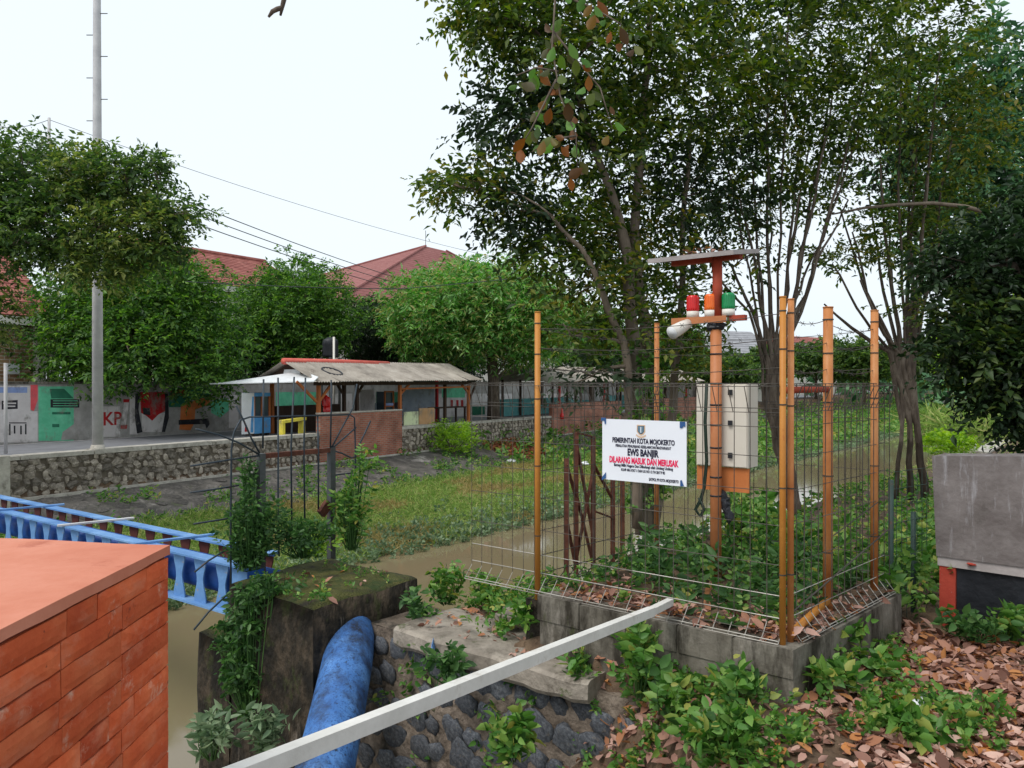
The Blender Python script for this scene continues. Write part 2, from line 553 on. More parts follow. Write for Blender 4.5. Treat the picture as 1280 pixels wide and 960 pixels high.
M['lamp_amber'] = pmat('lamp_amber', [rgb(226, 98, 22), rgb(234, 112, 28)], 30, rough=0.25, bump=0, spec=0.5)
M['lamp_green'] = pmat('lamp_green', [rgb(10, 126, 70), rgb(16, 140, 80)], 30, rough=0.25, bump=0, spec=0.5)
M['white_plastic'] = pmat('white_plastic', [rgb(206, 200, 190), rgb(220, 216, 208)], 4, rough=0.5, bump=0.05)
M['sign_white'] = pmat('sign_white', [rgb(222, 224, 232), rgb(228, 230, 236)], 3, rough=0.4, bump=0.03)
M['ink_dark'] = pmat('ink_dark', [rgb(30, 30, 52), rgb(38, 38, 60)], 9, rough=0.6, bump=0)
M['ink_pink'] = pmat('ink_pink', [rgb(222, 30, 84), rgb(228, 40, 92)], 9, rough=0.6, bump=0)
M['ink_tan'] = pmat('ink_tan', [rgb(206, 176, 150), rgb(214, 186, 162)], 9, rough=0.6, bump=0)
M['ink_blue'] = pmat('ink_blue', [rgb(84, 110, 130), rgb(110, 136, 150)], 60, rough=0.6, bump=0)
M['ink_grey'] = pmat('ink_grey', [rgb(70, 70, 74), rgb(84, 84, 88)], 9, rough=0.6, bump=0)
M['clip_blue'] = pmat('clip_blue', [rgb(36, 70, 120), rgb(52, 90, 140)], 9, rough=0.5, bump=0)
M['teal_post'] = pmat('teal_post', [rgb(44, 62, 58), rgb(62, 80, 74)], 6, rough=0.6, bump=0.2, layer=[(rgb(96, 60, 44), 6, 0.6, 0.1, (1, 1, 1))])
M['render_grey'] = pmat('render_grey', [rgb(92, 84, 82), rgb(112, 105, 103), rgb(128, 121, 119)], 3, bump=0.5, bscale=24, bdist=0.012,
                        layer=[(rgb(166, 164, 168), 3.3, 0.53, 0.14, (2.6, 2.6, 0.4)), (rgb(82, 76, 72), 2.4, 0.58, 0.16, (1.4, 1, 0.5))])
M['black_panel'] = pmat('black_panel', [rgb(24, 25, 30), rgb(38, 40, 46)], 3, rough=0.5, bump=0.5, bscale=8, bdist=0.03)
M['band_grey'] = pmat('band_grey', [rgb(150, 142, 140), rgb(172, 164, 162)], 6, bump=0.3)
M['paint_red'] = pmat('paint_red', [rgb(150, 52, 40), rgb(170, 68, 52)], 6, bump=0.3, layer=[(rgb(150, 130, 124), 8, 0.6, 0.06, (1, 1, 1))])
for nm, a, c in (('m_white', (196, 188, 186), (214, 208, 206)), ('m_grey', (140, 136, 132), (172, 168, 164)), ('m_green', (84, 176, 136), (116, 204, 164)),
                 ('m_dgreen', (34, 96, 74), (52, 122, 94)), ('m_red', (158, 26, 30), (184, 38, 40)), ('m_coral', (216, 78, 86), (228, 104, 108)),
                 ('m_orange', (196, 104, 50), (212, 128, 76)), ('m_blue', (120, 140, 190), (150, 168, 208)), ('m_black', (30, 30, 36), (52, 50, 56)),
                 ('m_yellow', (214, 196, 60), (224, 210, 90)), ('m_cart', (70, 138, 196), (96, 160, 210)), ('m_pale', (206, 216, 170), (218, 226, 186)),
                 ('m_shutter', (128, 138, 150), (150, 158, 168)), ('m_tan', (176, 136, 96), (196, 156, 116)), ('m_teal', (90, 160, 160), (120, 184, 182))):
    M[nm] = pmat(nm, [rgb(*a), rgb(*c)], 3, rough=0.85, bump=0.2,
                 layer=[(rgb(*[int(x * .62 + 40) for x in a]), 1.6, 0.55, 0.14, (1, 1, 0.6)), (rgb(126, 120, 112), 2.6, 0.54, 0.16, (1, 1, 0.7))])
M['glass'], nt, b = new_mat('glass')
b.inputs['Base Color'].default_value = rgb(60, 74, 82)
b.inputs['Roughness'].default_value = 0.1
M['plastic_bag'] = pmat('plastic_bag', [rgb(214, 216, 222), rgb(232, 232, 236)], 12, rough=0.35, bump=0.6, bscale=40)
M['rubbish'] = leaf_mat('rubbish', [rgb(96, 60, 40), rgb(140, 86, 56), rgb(170, 112, 78), rgb(120, 70, 44)], 0.1, 0.8)

M['leaf_near'] = leaf_mat('leaf_near', [rgb(37, 53, 24), rgb(53, 75, 31), rgb(71, 95, 37), rgb(90, 109, 41), rgb(117, 121, 51)], 0.42)
M['leaf_yellow'] = leaf_mat('leaf_yellow', [rgb(50, 68, 31), rgb(63, 86, 37), rgb(86, 103, 43), rgb(132, 121, 53)], 0.45)
M['leaf_dark'] = leaf_mat('leaf_dark', [rgb(24, 40, 24), rgb(35, 55, 31), rgb(48, 70, 35)], 0.2)
M['leaf_deep'] = leaf_mat('leaf_deep', [rgb(26, 42, 22), rgb(38, 58, 28), rgb(54, 76, 34), rgb(84, 96, 40)], 0.25)
M['leaf_glauc'] = leaf_mat('leaf_glauc', [rgb(51, 84, 56), rgb(76, 117, 78), rgb(107, 144, 99)], 0.25)
M['leaf_far'] = leaf_mat('leaf_far', [rgb(40, 62, 34), rgb(59, 85, 42), rgb(81, 109, 50), rgb(111, 131, 65)], 0.4)
M['leaf_ficus'] = leaf_mat('leaf_ficus', [rgb(44, 73, 35), rgb(61, 97, 41), rgb(87, 126, 52), rgb(117, 150, 65)], 0.36)
M['leaf_olive'] = leaf_mat('leaf_olive', [rgb(50, 71, 37), rgb(74, 97, 47), rgb(108, 126, 60), rgb(140, 146, 81)], 0.4)
M['leaf_mango'] = leaf_mat('leaf_mango', [rgb(49, 92, 38), rgb(69, 121, 49), rgb(92, 148, 61), rgb(119, 170, 83), rgb(163, 152, 99), rgb(81, 132, 54), rgb(168, 198, 143)], 0.36)
M['leaf_bright'] = leaf_mat('leaf_bright', [rgb(99, 140, 43), rgb(134, 171, 58), rgb(168, 199, 76)], 0.35)
M['weed'] = leaf_mat('weed', [rgb(45, 78, 32), rgb(61, 104, 40), rgb(81, 125, 53), rgb(104, 144, 66), rgb(131, 159, 81), rgb(68, 110, 47), rgb(89, 131, 57), rgb(167, 161, 83)], 0.3)
M['weed_dark'] = leaf_mat('weed_dark', [rgb(38, 66, 34), rgb(54, 88, 44), rgb(72, 108, 56), rgb(92, 126, 68)], 0.3)
M['weed_grey'] = leaf_mat('weed_grey', [rgb(76, 100, 70), rgb(104, 126, 92), rgb(132, 148, 114)], 0.25)
M['grass'] = leaf_mat('grass', [rgb(91, 119, 57), rgb(117, 146, 70), rgb(146, 170, 93), rgb(176, 174, 117)], 0.35, 0.7)
M['grass_dry'] = leaf_mat('grass_dry', [rgb(132, 122, 72), rgb(158, 142, 92), rgb(176, 156, 110), rgb(120, 126, 62)], 0.3, 0.7)
M['litter'] = leaf_mat('litter', [rgb(92, 62, 52), rgb(132, 96, 82), rgb(162, 124, 110), rgb(186, 150, 136), rgb(148, 100, 74), rgb(176, 120, 70)], 0.12, 0.8)
M['litter_obj'] = leaf_mat('litter_obj', [rgb(96, 64, 54), rgb(136, 98, 84), rgb(166, 128, 114), rgb(190, 156, 142), rgb(204, 172, 158), rgb(150, 100, 74), rgb(184, 122, 62)], 0.12, 0.8, True)
M['teak'] = leaf_mat('teak', [rgb(74, 54, 32), rgb(106, 68, 36), rgb(134, 80, 38), rgb(84, 102, 44), rgb(72, 110, 46), rgb(98, 140, 60), rgb(74, 62, 34), rgb(56, 80, 32)], 0.45, 0.5, True)


# ------------------------------------------------------------------ foliage
def nrm(a):
    return a / np.maximum(np.linalg.norm(a, axis=-1, keepdims=True), 1e-6)


def leaf_arrays(Pb, D, N, L, W, fold=0.25):
    D = nrm(D)
    Sd = nrm(np.cross(D, N))
    U = np.cross(Sd, D)
    L = L[:, None]
    W = W[:, None]
    mid = Pb + D * L * 0.45
    V = np.stack([Pb, mid + Sd * W * .5 + U * W * fold, Pb + D * L - U * L * .08, mid - Sd * W * .5 + U * W * fold], 1).reshape(-1, 3)
    b = np.arange(len(Pb))[:, None] * 4
    Fa = np.concatenate([b + np.array([[0, 1, 2]]), b + np.array([[0, 2, 3]])], 0)
    return V, Fa


def leaf_arrays_fine(Pb, D, N, L, W, fold=0.18):
    D = nrm(D)
    Sd = nrm(np.cross(D, N))
    U = np.cross(Sd, D)
    L = L[:, None]
    W = W[:, None]
    cu = rng.uniform(-.05, .22, (len(Pb), 1))

    def at(f, w, lift): return Pb + D * L * f + Sd * W * w + U * (W * lift - L * cu * f * f)
    V = np.stack([at(0, 0, 0), at(.34, 0, 0), at(.7, 0, 0), at(1, 0, 0), at(.25, .42, fold), at(.62, .4, fold), at(.25, -.42, fold), at(.62, -.4, fold)], 1).reshape(-1, 3)
    b = np.arange(len(Pb))[:, None] * 8
    T = [(0, 1, 4), (4, 1, 5), (1, 2, 5), (5, 2, 3), (0, 6, 1), (6, 7, 1), (1, 7, 2), (7, 3, 2)]
    return V, np.concatenate([b + np.array([t]) for t in T], 0)


def sprays(O, D, K, tl, L, W, droop=0.3, spread=0.9, jit=0.35):
    """O, D (M,3): twig origin and direction; K leaves set alternately along each twig"""
    Mn = len(O)
    D = nrm(D)
    ref = rng.normal(size=(Mn, 3)) * 0.35 + np.array([0, 0, 1.0])
    Sd = nrm(np.cross(D, ref) + 1e-4)
    Up = np.cross(Sd, D)
    i = np.arange(K)
    f = (i + 0.5 + 0.4 * rng.uniform(-1, 1, (Mn, K))) / K
    side = np.where(i % 2 == 0, 1.0, -1.0)[None, :, None]
    tls = tl * rng.uniform(0.6, 1.3, (Mn, 1))
    pos = O[:, None] + D[:, None] * (f * tls)[..., None]
    pos[..., 2] -= droop * 0.5 * (f ** 2) * tls
    dr = D[:, None] * 0.55 + side * Sd[:, None] * spread + rng.normal(size=(Mn, K, 3)) * jit
    dr[..., 2] -= droop * rng.uniform(0.2, 1.2, (Mn, K))
    nn = Up[:, None] + rng.normal(size=(Mn, K, 3)) * 0.35
    sz = rng.uniform(0.5, 1.3, (Mn, K)) * rng.uniform(.7, 1.15, (Mn, 1))
    return pos.reshape(-1, 3), dr.reshape(-1, 3), nn.reshape(-1, 3), (L * sz).reshape(-1), (W * sz).reshape(-1)


def in_ellipsoid(c, r, n, bias=0.45, top=0.0):
    d = nrm(rng.normal(size=(n, 3)))
    if top:
        d[:, 2] = np.where(rng.random(n) < top, np.abs(d[:, 2]), d[:, 2])
    rad = rng.random(n) ** bias
    return np.array(c) + d * rad[:, None] * np.array(r), d


def foliage(name, arrs, mat, parent=None, kind='stuff', label=None, cat=None, origin=(0, 0, 0), fine=False):
    Vs, Fs, b = [], [], 0
    for a in arrs:
        V, Fa = leaf_arrays_fine(*a) if fine else leaf_arrays(*a)
        Vs.append(V)
        Fs.append(Fa + b)
        b += len(V)
    o = np_mesh(name, np.concatenate(Vs), np.concatenate(Fs), mat, parent, origin=origin)
    tag(o, label, cat, None, kind)
    return o


def crown_sprays(blobs, K, tl, L, W, droop=0.35, dens=1.0):
    out = []
    for c, r, n in blobs:
        n = max(3, int(n * dens))
        O, d = in_ellipsoid(c, r, n, 0.5)
        D = d * np.array([1, 1, 0.6]) + rng.normal(size=(n, 3)) * 0.5 + np.array([0, 0, 0.1])
        out.append(sprays(O, D, K, tl, L, W, droop))
    return out


def bent(p0, p1, bend, k=5):
    p0, p1 = Vector(p0), Vector(p1)
    ln = (p1 - p0).length
    a = Vector((random.uniform(-1, 1), random.uniform(-1, 1), random.uniform(-.3, 1))) * bend * ln
    return [p0.lerp(p1, i / k) + a * math.sin(math.pi * i / k) for i in range(k + 1)]


def taper(r0, r1, k):
    return [r0 + (r1 - r0) * i / (k - 1) for i in range(k)]


def tree(name, label, cat, base, stems, blobs, leaf, mats, bark, group=None, sub=5, brad=0.03, reach=True, dens=1.0):
    """stems: [(points, r0, r1)]; blobs: [(centre, radii, sprays)]; leaf: K, twig, L, W, droop"""
    root = thing(name, label, cat, base, group)
    nodes = []
    for pts, r0, r1 in stems:
        mb = MB()
        mb.tube(pts, taper(r0, r1, len(pts)), 8)
        mb.build('trunk', bark, root, True)
        k = len(pts)
        for i in range(k):
            if i >= k // 3: nodes.append((Vector(pts[i]), r0 + (r1 - r0) * i / (k - 1)))
    mb = MB()
    for c, r, n in blobs:
        c = Vector(c)
        q, qr = min(nodes, key=lambda a: (a[0] - c).length + max(0, a[0].z - c.z) * 2)
        if reach:
            b0 = min(brad, qr * .8)
            pts = bent(q, c, .1)
            mb.tube(pts, taper(b0, b0 * .45, len(pts)), 5)
            for _ in range(sub):
                d = Vector(nrm(rng.normal(size=3)))
                e = c + Vector((d.x * r[0], d.y * r[1], abs(d.z) * r[2] * .9 if random.random() < .7 else d.z * r[2])) * .9
                p2 = pts[random.choice([3, 4, 5])]
                q2 = bent(p2, e, .12, 4)
                mb.tube(q2, taper(b0 * .45, b0 * .12, len(q2)), 4)
    if mb.v: tag(mb.build('branches', bark, root, True), kind='stuff')
    K, tl, L, W, droop = leaf
    ml = mats if isinstance(mats, (list, tuple)) else [mats]
    parts = [[] for _ in ml]
    for i, bl in enumerate(blobs): parts[i % len(ml)].append((bl[0], bl[1], int(bl[2] * dens)))
    for m_, bl in zip(ml, parts):
        if bl: foliage('crown', crown_sprays(bl, K, tl, L, W, droop), m_, root)
    return root


def lumps(c, r, n, k, sprays_n, seed=0, flat=1.0):
    """n lobes spread over an ellipsoid crown"""
    out = [(c, (r[0] * .82, r[1] * .82, r[2] * .82), int(sprays_n * 2.2))]
    ga = math.pi * (3 - math.sqrt(5))
    rr = random.Random(seed)
    for i in range(n):
        z = 1 - 1.7 * (i + .5) / n
        q = math.sqrt(max(0, 1 - z * z))
        a = ga * i + seed
        f = rr.uniform(.6, .86)
        s = rr.uniform(.8, 1.25)
        out.append(((c[0] + r[0] * q * math.cos(a) * f, c[1] + r[1] * q * math.sin(a) * f, c[2] + r[2] * z * f * flat),
                    (r[0] * k * s, r[1] * k * s, r[2] * k * s * .9), int(sprays_n * s)))
    return out


# ------------------------------------------------------------------ SETTING: ground, canal, far bank, road
ZG = -1.83
EN = Vector((0.959, 0.285))


def zland(x, y):
    s, n = sn_of(x, y)
    ne = 4.45 - 0.09 * min(max(s - 4.3, 0), 10)
    q_n = 1.5 * min(0.0, ne - n)
    q_s = 6.0 * min(0.0, s - 4.32)
    de = (x - 0.92) * EN.x + (y - 5.09) * EN.y
    q_e = 1.25 * min(0.0, de)
    z = max(q_n + q_s, q_n + q_e)
    if n > 3.3 and s < 7: z -= .14 * min(1, (n - 3.3) * 3)
    zz = ZG + z + 0.035 * noise.noise(Vector((x * 1.3, y * 1.3, 0))) + 0.02 * noise.noise(Vector((x * 4, y * 4, 3)))
    return max(zz, -4.6)


def axis(lo, hi, a, b, fine, grow):
    v = list(np.arange(a, b, fine))
    s, x = fine, a
    while x > lo:
        s *= grow
        x -= s
        v.insert(0, x)
    s, x = fine, b
    while x < hi:
        v.append(x)
        s *= grow
        x += s
    return v


xs = axis(-3, 900, -1.6, 5.5, 0.09, 1.22)
ys = axis(-6, 900, 2.6, 9.0, 0.09, 1.16)
Vg = np.array([[x, y, zland(x, y)] for y in ys for x in xs])
nx = len(xs)
Fg = np.array([[j * nx + i, j * nx + i + 1, (j + 1) * nx + i + 1, (j + 1) * nx + i] for j in range(len(ys) - 1) for i in range(nx - 1)])
ground = np_mesh('ground', Vg, Fg, M['soil'], smooth=True)
tag(ground, kind='structure')

ZW = -3.8
mb = MB()
mb.add([S(-80, 3, ZW), S(900, 3, ZW), S(900, 14, ZW), S(-80, 14, ZW)], [(0, 1, 2, 3)])
tag(mb.build('water', M['water']), kind='structure')


def interp(x, xp, fp):
    return float(np.interp(x, xp, fp))


def far_profile(s):
    nw = 20.25 + 0.11 * (s - 6.3)
    nf = interp(s, [-60, 4, 7.3, 14.9, 24, 60], [18.4, 18.6, 18.7, 18.3, 19.6, 22])
    ne = 12.4 + 0.25 * noise.noise(Vector((s * .5, 0, 0))) + interp(s, [-60, 0, 60, 120], [0, 0, 0.5, 1.5])
    if s > 60: nw = 26.1 + 0.02 * (s - 60)
    nf = min(nf, nw - 1.5)
    return ne, nf, nw


srow = list(np.arange(-60, 0, 6)) + list(np.arange(0, 40, 0.5)) + list(np.arange(40, 100, 3)) + list(np.arange(100, 900, 50))
Vb = []
nb = 17
for s in srow:
    ne, nf, nw = far_profile(s)
    row = [(ne - 1.2, -4.6), (ne, -3.86)]
    for k in range(1, 8):
        f = k / 7
        n_ = ne + (nf - ne) * f
        row.append((n_, -3.82 + 0.42 * f + 0.07 * noise.noise(Vector((s * .6, n_ * .6, 4)))))
    for k in range(1, 6):
        f = k / 5
        row.append((nf + (nw - nf) * f, -3.4 + 0.64 * f))
    row += [(nw + 0.3, -1.93), (nw + 30, -1.93), (nw + 900, -1.93)]
    for n_, z in row: Vb.append(S(s, n_, z))
nb = len(row)
Fb = [[i * nb + j, (i + 1) * nb + j, (i + 1) * nb + j + 1, i * nb + j + 1] for i in range(len(srow) - 1) for j in range(nb - 1)]
fs_mat = [0 if j < 8 else (1 if j < 13 else 2) for i in range(len(srow) - 1) for j in range(nb - 1)]
far = np_mesh('far_bank', [tuple(v) for v in Vb], Fb, [M['bank'], M['paving_dark'], M['soil']], mi=fs_mat, smooth=True)
tag(far, kind='structure')


def zfar(s, n):
    ne, nf, nw = far_profile(s)
    if n < nf: return -3.82 + 0.42 * max(0, (n - ne) / (nf - ne))
    return -3.4 + 0.64 * min(1, (n - nf) / (nw - nf))


# dark paving stones laid on the slope below the stone wall (left part)
pav_me = [MB().blob((0, 0, 0), (.5, .5, .5), seed=90 + k, rough=.5, nu=7, nv=4).mesh('paving_stone', pmat('paving_stone%d' % k, [rgb(60, 57, 55), rgb(84, 80, 76), rgb(110, 104, 99)], 5, bump=.5, rand=.35, layer=[(rgb(64, 74, 36), 1.5, .6, .1, (1, 1, 1))]) , (0, 0, 0)) for k in range(3)]
npv = 0
for si in np.arange(1.5, 17.5, .45):
    ne, nf, nw = far_profile(si)
    n_ = nf + .1
    while n_ < nw - .15 and npv < 300:
        ds = random.uniform(-.16, .16)
        sv = (S(1, 0) - S(0, 0)).normalized()
        uv = (S(0, nw - nf) - S(0, 0) + Vector((0, 0, .64))).normalized()
        slope_rot = Matrix((sv, uv, sv.cross(uv))).transposed()
        put('paving_stone', random.choice(pav_me), far, S(si + ds, n_, zfar(si + ds, n_) + .004), slope_rot @ Matrix.Rotation(random.uniform(0, 6), 3, 'Z'), (random.uniform(.3, .56), random.uniform(.26, .46), random.uniform(.03, .07)))
        npv += 1
        n_ += random.uniform(.3, .5)

# road with edge line
mb = MB()
mb.prism([F(-40, .34, -1.92), F(300, .34, -1.92), F(300, 4.75, -1.92), F(-40, 4.75, -1.92)], (0, 0, 0.09))
road = tag(mb.build('road', M['asphalt']), kind='structure')
mb = MB()
mb.prism([F(-40, 4.62, -1.829), F(80, 4.62, -1.829), F(80, 4.72, -1.829), F(-40, 4.72, -1.829)], (0, 0, 0.003))
mb.build('edge_line', M['m_white'], road)

# deck the photographer stands on (below the frame)
mb = MB()
mb.prism([(-6, -6, -1.95), (6, -6, -1.95), (6, 0.7, -1.95), (-6, 0.7, -1.95)], (0, 0, 0.25))
tag(mb.build('bridge_deck', M['concrete']), kind='structure')

# ------------------------------------------------------------------ FAR STREET: stone wall with coping
t_b0, _ = FW(398, 0)
t_b1, _ = FW(500, 0)
t_c0, _ = FW(688, 0)
wall = thing('stone_wall', 'long low rubble stone wall with pale coping between the street and the canal', 'stone wall', F(0, 0, -2.9))


def seg_wall(a, b):
    m_ = MB()
    m_.prism([F(a, 0.0, -3.0), F(b, 0.0, -3.0), F(b, .33, -3.0), F(a, .33, -3.0)], (0, 0, 1.16))
    m_.build('mortar_core', M['mortar_far'], wall)
    t = a
    while t < b - .05:                   # coping in separate lengths
        e = min(b, t + random.uniform(1.4, 2.2))
        m_ = MB()
        h = random.uniform(-.015, .015)
        m_.prism([F(t + .01, -.07, -1.838), F(e - .01, -.07, -1.838), F(e - .01, .36, -1.838), F(t + .01, .36, -1.838)], (0, 0, .1 + h))
        m_.build('coping', M['concrete_pale'], wall)
        t = e


seg_wall(-16, t_b0)
seg_wall(t_b1, t_c0)
stone_me = []
for k in range(8):
    m_ = MB().blob((0, 0, 0), (.5, .5, .5), seed=k, rough=.7, nu=6, nv=4)
    stone_me.append(m_.mesh('stone', M['stone_far'], (0, 0, 0)))
FROT = Matrix((FE, FM, Vector((0, 0, 1)))).transposed()
cand = []
for a, b in ((-2, t_b0), (t_b1, t_c0)):
    z = -2.72
    row = 0
    while z < -1.84:
        t = a + random.uniform(0, .2)
        while t < b:
            w = random.uniform(.16, .34)
            cand.append((t, z + random.uniform(-.03, .03), w, random.uniform(.15, .25)))
            t += w + random.uniform(-.02, .03)
        z += .165
        row += 1
cand.sort(key=lambda c: (FO + FE * c[0]).length / c[2])
for i, (t, z, w, h) in enumerate(cand[:300]):
    ro = FROT @ Matrix.Rotation(random.uniform(-.4, .4), 3, 'Y')
    put('stone', random.choice(stone_me), wall, F(t, -.005, z), ro, (w, .13, h))
m_ = MB()
for i, (t, z, w, h) in enumerate(cand[300:]):
    m_.blob(F(t, -.005, z), (w * .5, .06, h * .5), seed=i, rough=.6, nu=5, nv=3, rot=FROT)
tag(m_.build('stones', M['stone_far'], wall), kind='stuff')
m_ = MB()                                # pale footing strip at the wall's foot
m_.prism([F(-16, -.16, -2.95), F(t_c0 + 20, -.16, -2.95), F(t_c0 + 20, .0, -2.95), F(-16, .0, -2.95)], (0, 0, .22))
m_.build('footing', M['concrete_pale'], wall)

# mural wall on the far side of the street
mural = thing('mural_wall', 'painted boundary wall behind the street with red, green and orange murals', 'wall', F(0, 4.95, -1.93))
m_ = MB()
m_.prism([F(-20, 4.95, -1.93), F(70, 4.95, -1.93), F(70, 5.12, -1.93), F(-20, 5.12, -1.93)], (0, 0, 1.86))
m_.build('wall', M['m_grey'], mural)
m_ = MB()
m_.prism([F(-20, 4.91, -.066), F(70, 4.91, -.066), F(70, 5.15, -.066), F(-20, 5.15, -.066)], (0, 0, .06))
m_.build('coping', M['concrete'], mural)


def patch(pts, mt, lay=1):
    """flat paint on the mural wall; points as bearings and heights read off the wall"""
    q = []
    for u, v in pts:
        t, d = FW(u, 4.95)
        q.append(F(t, 4.95 - .002 * lay, (HZ - v) / FPX * d))
    m_ = MB()
    m_.add(q, [list(range(len(q)))])
    return m_.build('painted_patch', M[mt], mural)


def rect(u0, v0, u1, v1): return [(u0, v0), (u1, v0), (u1, v1), (u0, v1)]


patch(rect(-60, 482, 38, 553), 'm_white')
patch(rect(-60, 484, 34, 491), 'm_blue', 2)
patch([(2, 501), (22, 500), (22, 511), (2, 512)], 'm_black', 2)
patch(rect(4, 503.2, 20, 505), 'm_white', 3)
patch(rect(5, 507, 19, 508.6), 'm_white', 3)
patch([(38, 481), (47, 481), (47, 500), (42, 514), (38, 512)], 'm_coral', 2)
patch(rect(38, 514, 47, 552), 'm_white', 1)
patch(rect(48, 483, 92, 551), 'm_green', 1)
patch([(62, 486), (80, 486), (92, 498), (64, 498)], 'm_dgreen', 2)
patch(rect(63, 499, 99, 509.5), 'm_black', 2)
for k in range(3): patch(rect(66, 500.6 + k * 3.1, 97, 501.5 + k * 3.1), 'm_green', 3)
patch(rect(65, 515, 88, 518), 'm_dgreen', 2)
patch(rect(65, 530, 74, 534), 'm_dgreen', 2)
patch([(78, 540), (92, 530), (110, 532), (112, 549), (76, 550)], 'm_grey', 3)
for u0, u1, v0, v1 in ((11, 13, 530, 544), (17, 19, 532, 542), (25, 27, 532, 543), (31, 33, 530, 543), (11, 33, 528, 529.3)):
    patch(rect(u0, v0, u1, v1), 'm_black', 2)
patch(rect(128, 508, 150, 546), 'm_white', 1)
patch([(155, 503), (161, 503), (157, 532), (151, 532)], 'm_white', 3)
patch([(151, 531), (159, 531), (158, 536), (150, 536)], 'm_red', 3)
patch([(154, 499), (162, 499), (161, 503), (154, 503)], 'm_red', 3)
patch(rect(162, 495, 172, 543), 'm_white', 1)
patch([(169, 492), (175, 492), (173, 512), (178, 540), (171, 542), (168, 520)], 'm_black', 2)
patch([(175, 490), (206, 490), (206, 514), (198, 518), (190, 526), (183, 520), (176, 516)], 'm_red', 2)
patch([(178, 510), (187, 510), (188, 519), (179, 518)], 'm_black', 3)
patch([(206, 492), (210, 492), (211, 522), (206, 540), (202, 540), (206, 516)], 'm_black', 3)
patch(rect(177, 516, 206, 540), 'm_white', 1)
patch(rect(211, 485, 262, 500), 'm_dgreen', 1)
patch(rect(213, 487, 231, 495), 'm_red', 2)
patch([(210, 500), (233, 500), (228, 509), (211, 509)], 'm_dgreen', 2)
patch([(226, 506), (262, 495), (262, 505), (244, 512), (243, 528), (238, 538), (224, 537)], 'm_orange', 2)
patch([(223, 525), (260, 523), (262, 530), (258, 536), (256, 530), (223, 531)], 'm_black', 3)
patch([(263, 502), (284, 497), (290, 510), (275, 522), (264, 516)], 'm_green', 1)
patch(rect(286, 494, 298, 535), 'm_white', 1)
for i, (u0, u1, mt) in enumerate(((345, 400, 'm_green'), (404, 440, 'm_white'), (470, 500, 'm_dgreen'), (548, 583, 'm_white'), (590, 640, 'm_white'), (676, 760, 'm_white'))):
    patch(rect(u0, 490 if mt != 'm_white' else 492, u1, 522), mt, 1)
patch(rect(552, 484, 581, 497), 'm_green', 2)
patch(rect(700, 500, 740, 516), 'm_teal', 2)
for u in (555, 563, 570, 576): patch(rect(u, 500, u + 3, 508), 'm_red', 3)
for u0, u1 in ((590, 606), (612, 630), (636, 652), (655, 690)): patch(rect(u0, 508, u1, 520), 'm_dgreen', 2)


def text_mesh(txt, size, bold=0.0, sx=1.0, align='CENTER'):
    cu = bpy.data.curves.new('txt', 'FONT')
    cu.body = txt
    cu.size = size
    cu.align_x = align
    cu.offset = bold
    cu.resolution_u = 3
    cu.extrude = 0.0004
    ob = bpy.data.objects.new('txt', cu)
    COL.objects.link(ob)
    dg = bpy.context.evaluated_depsgraph_get()
    me = bpy.data.meshes.new_from_object(ob.evaluated_get(dg))
    bpy.data.objects.remove(ob)
    for v in me.vertices: v.co.x *= sx
    return me


def lettering(txt, size, parent, origin, xa, za, mt, bold=0.0, sx=1.0, name='lettering'):
    """text standing in the plane spanned by xa (reading direction) and za (up)"""
    me = text_mesh(txt, size, bold, sx)
    me.materials.clear()
    me.materials.append(M[mt])
    xa = Vector(xa).normalized()
    za = Vector(za).normalized()
    ro = Matrix((xa, za, xa.cross(za))).transposed()
    return put(name, me, parent, origin, ro)


t, d = FW(140, 4.95)
lettering('KP', .6, mural, F(t, 4.943, (HZ - 531) / FPX * d), FE, (0, 0, 1), 'm_red', .012, .9)

# utility pole
pb = P(122, 565, 19.75)
pole = thing('utility_pole', 'tall round grey concrete utility pole rising above the left tree from the wall', 'utility pole', (pb.x, pb.y, -1.83))
m_ = MB()
m_.tube([(pb.x, pb.y, -1.9), (pb.x, pb.y, 3), (pb.x, pb.y, 9), (pb.x, pb.y, 13)], [.135, .12, .095, .08], 14)
m_.build('shaft', M['pole'], pole, True)
m_ = MB()
m_.tube([(pb.x, pb.y, -1.86), (pb.x, pb.y, -1.62)], [.22, .15], 10)
m_.build('base_collar', M['concrete_pale'], pole, True)
for k in range(9):
    z = 5.6 + k * .55
    sg = 1 if k % 2 else -1
    m_ = MB()
    m_.tube([(pb.x, pb.y, z), (pb.x + sg * .27, pb.y, z)], .012, 5)
    m_.build('step_bolt', M['steel_grey'], pole)
m_ = MB()
q = P(7, 565, 18.6)
m_.tube([(q.x, q.y, -1.75), (q.x, q.y, .45)], .04, 8)
tag(m_.build('metal_post', M['pole'], smooth=True), 'thin grey metal post on the street wall at the far left', 'post')
q = P(3, 600, 17.0)
m_ = MB()
m_.box((q.x - .1, q.y, -2.4), (.36, .3, 1.5), FROT)
tag(m_.build('wall_pillar', M['concrete_pale']), 'pale square pillar ending the stone wall at the far left', 'pillar')

# ------------------------------------------------------------------ stalls
def post(parent, t, w, z0, z1, mt, sz=.11, name='post'):
    m_ = MB()
    m_.box(F(t, w, (z0 + z1) / 2), (sz, sz, z1 - z0), FROT)
    return m_.build(name, M[mt], parent)


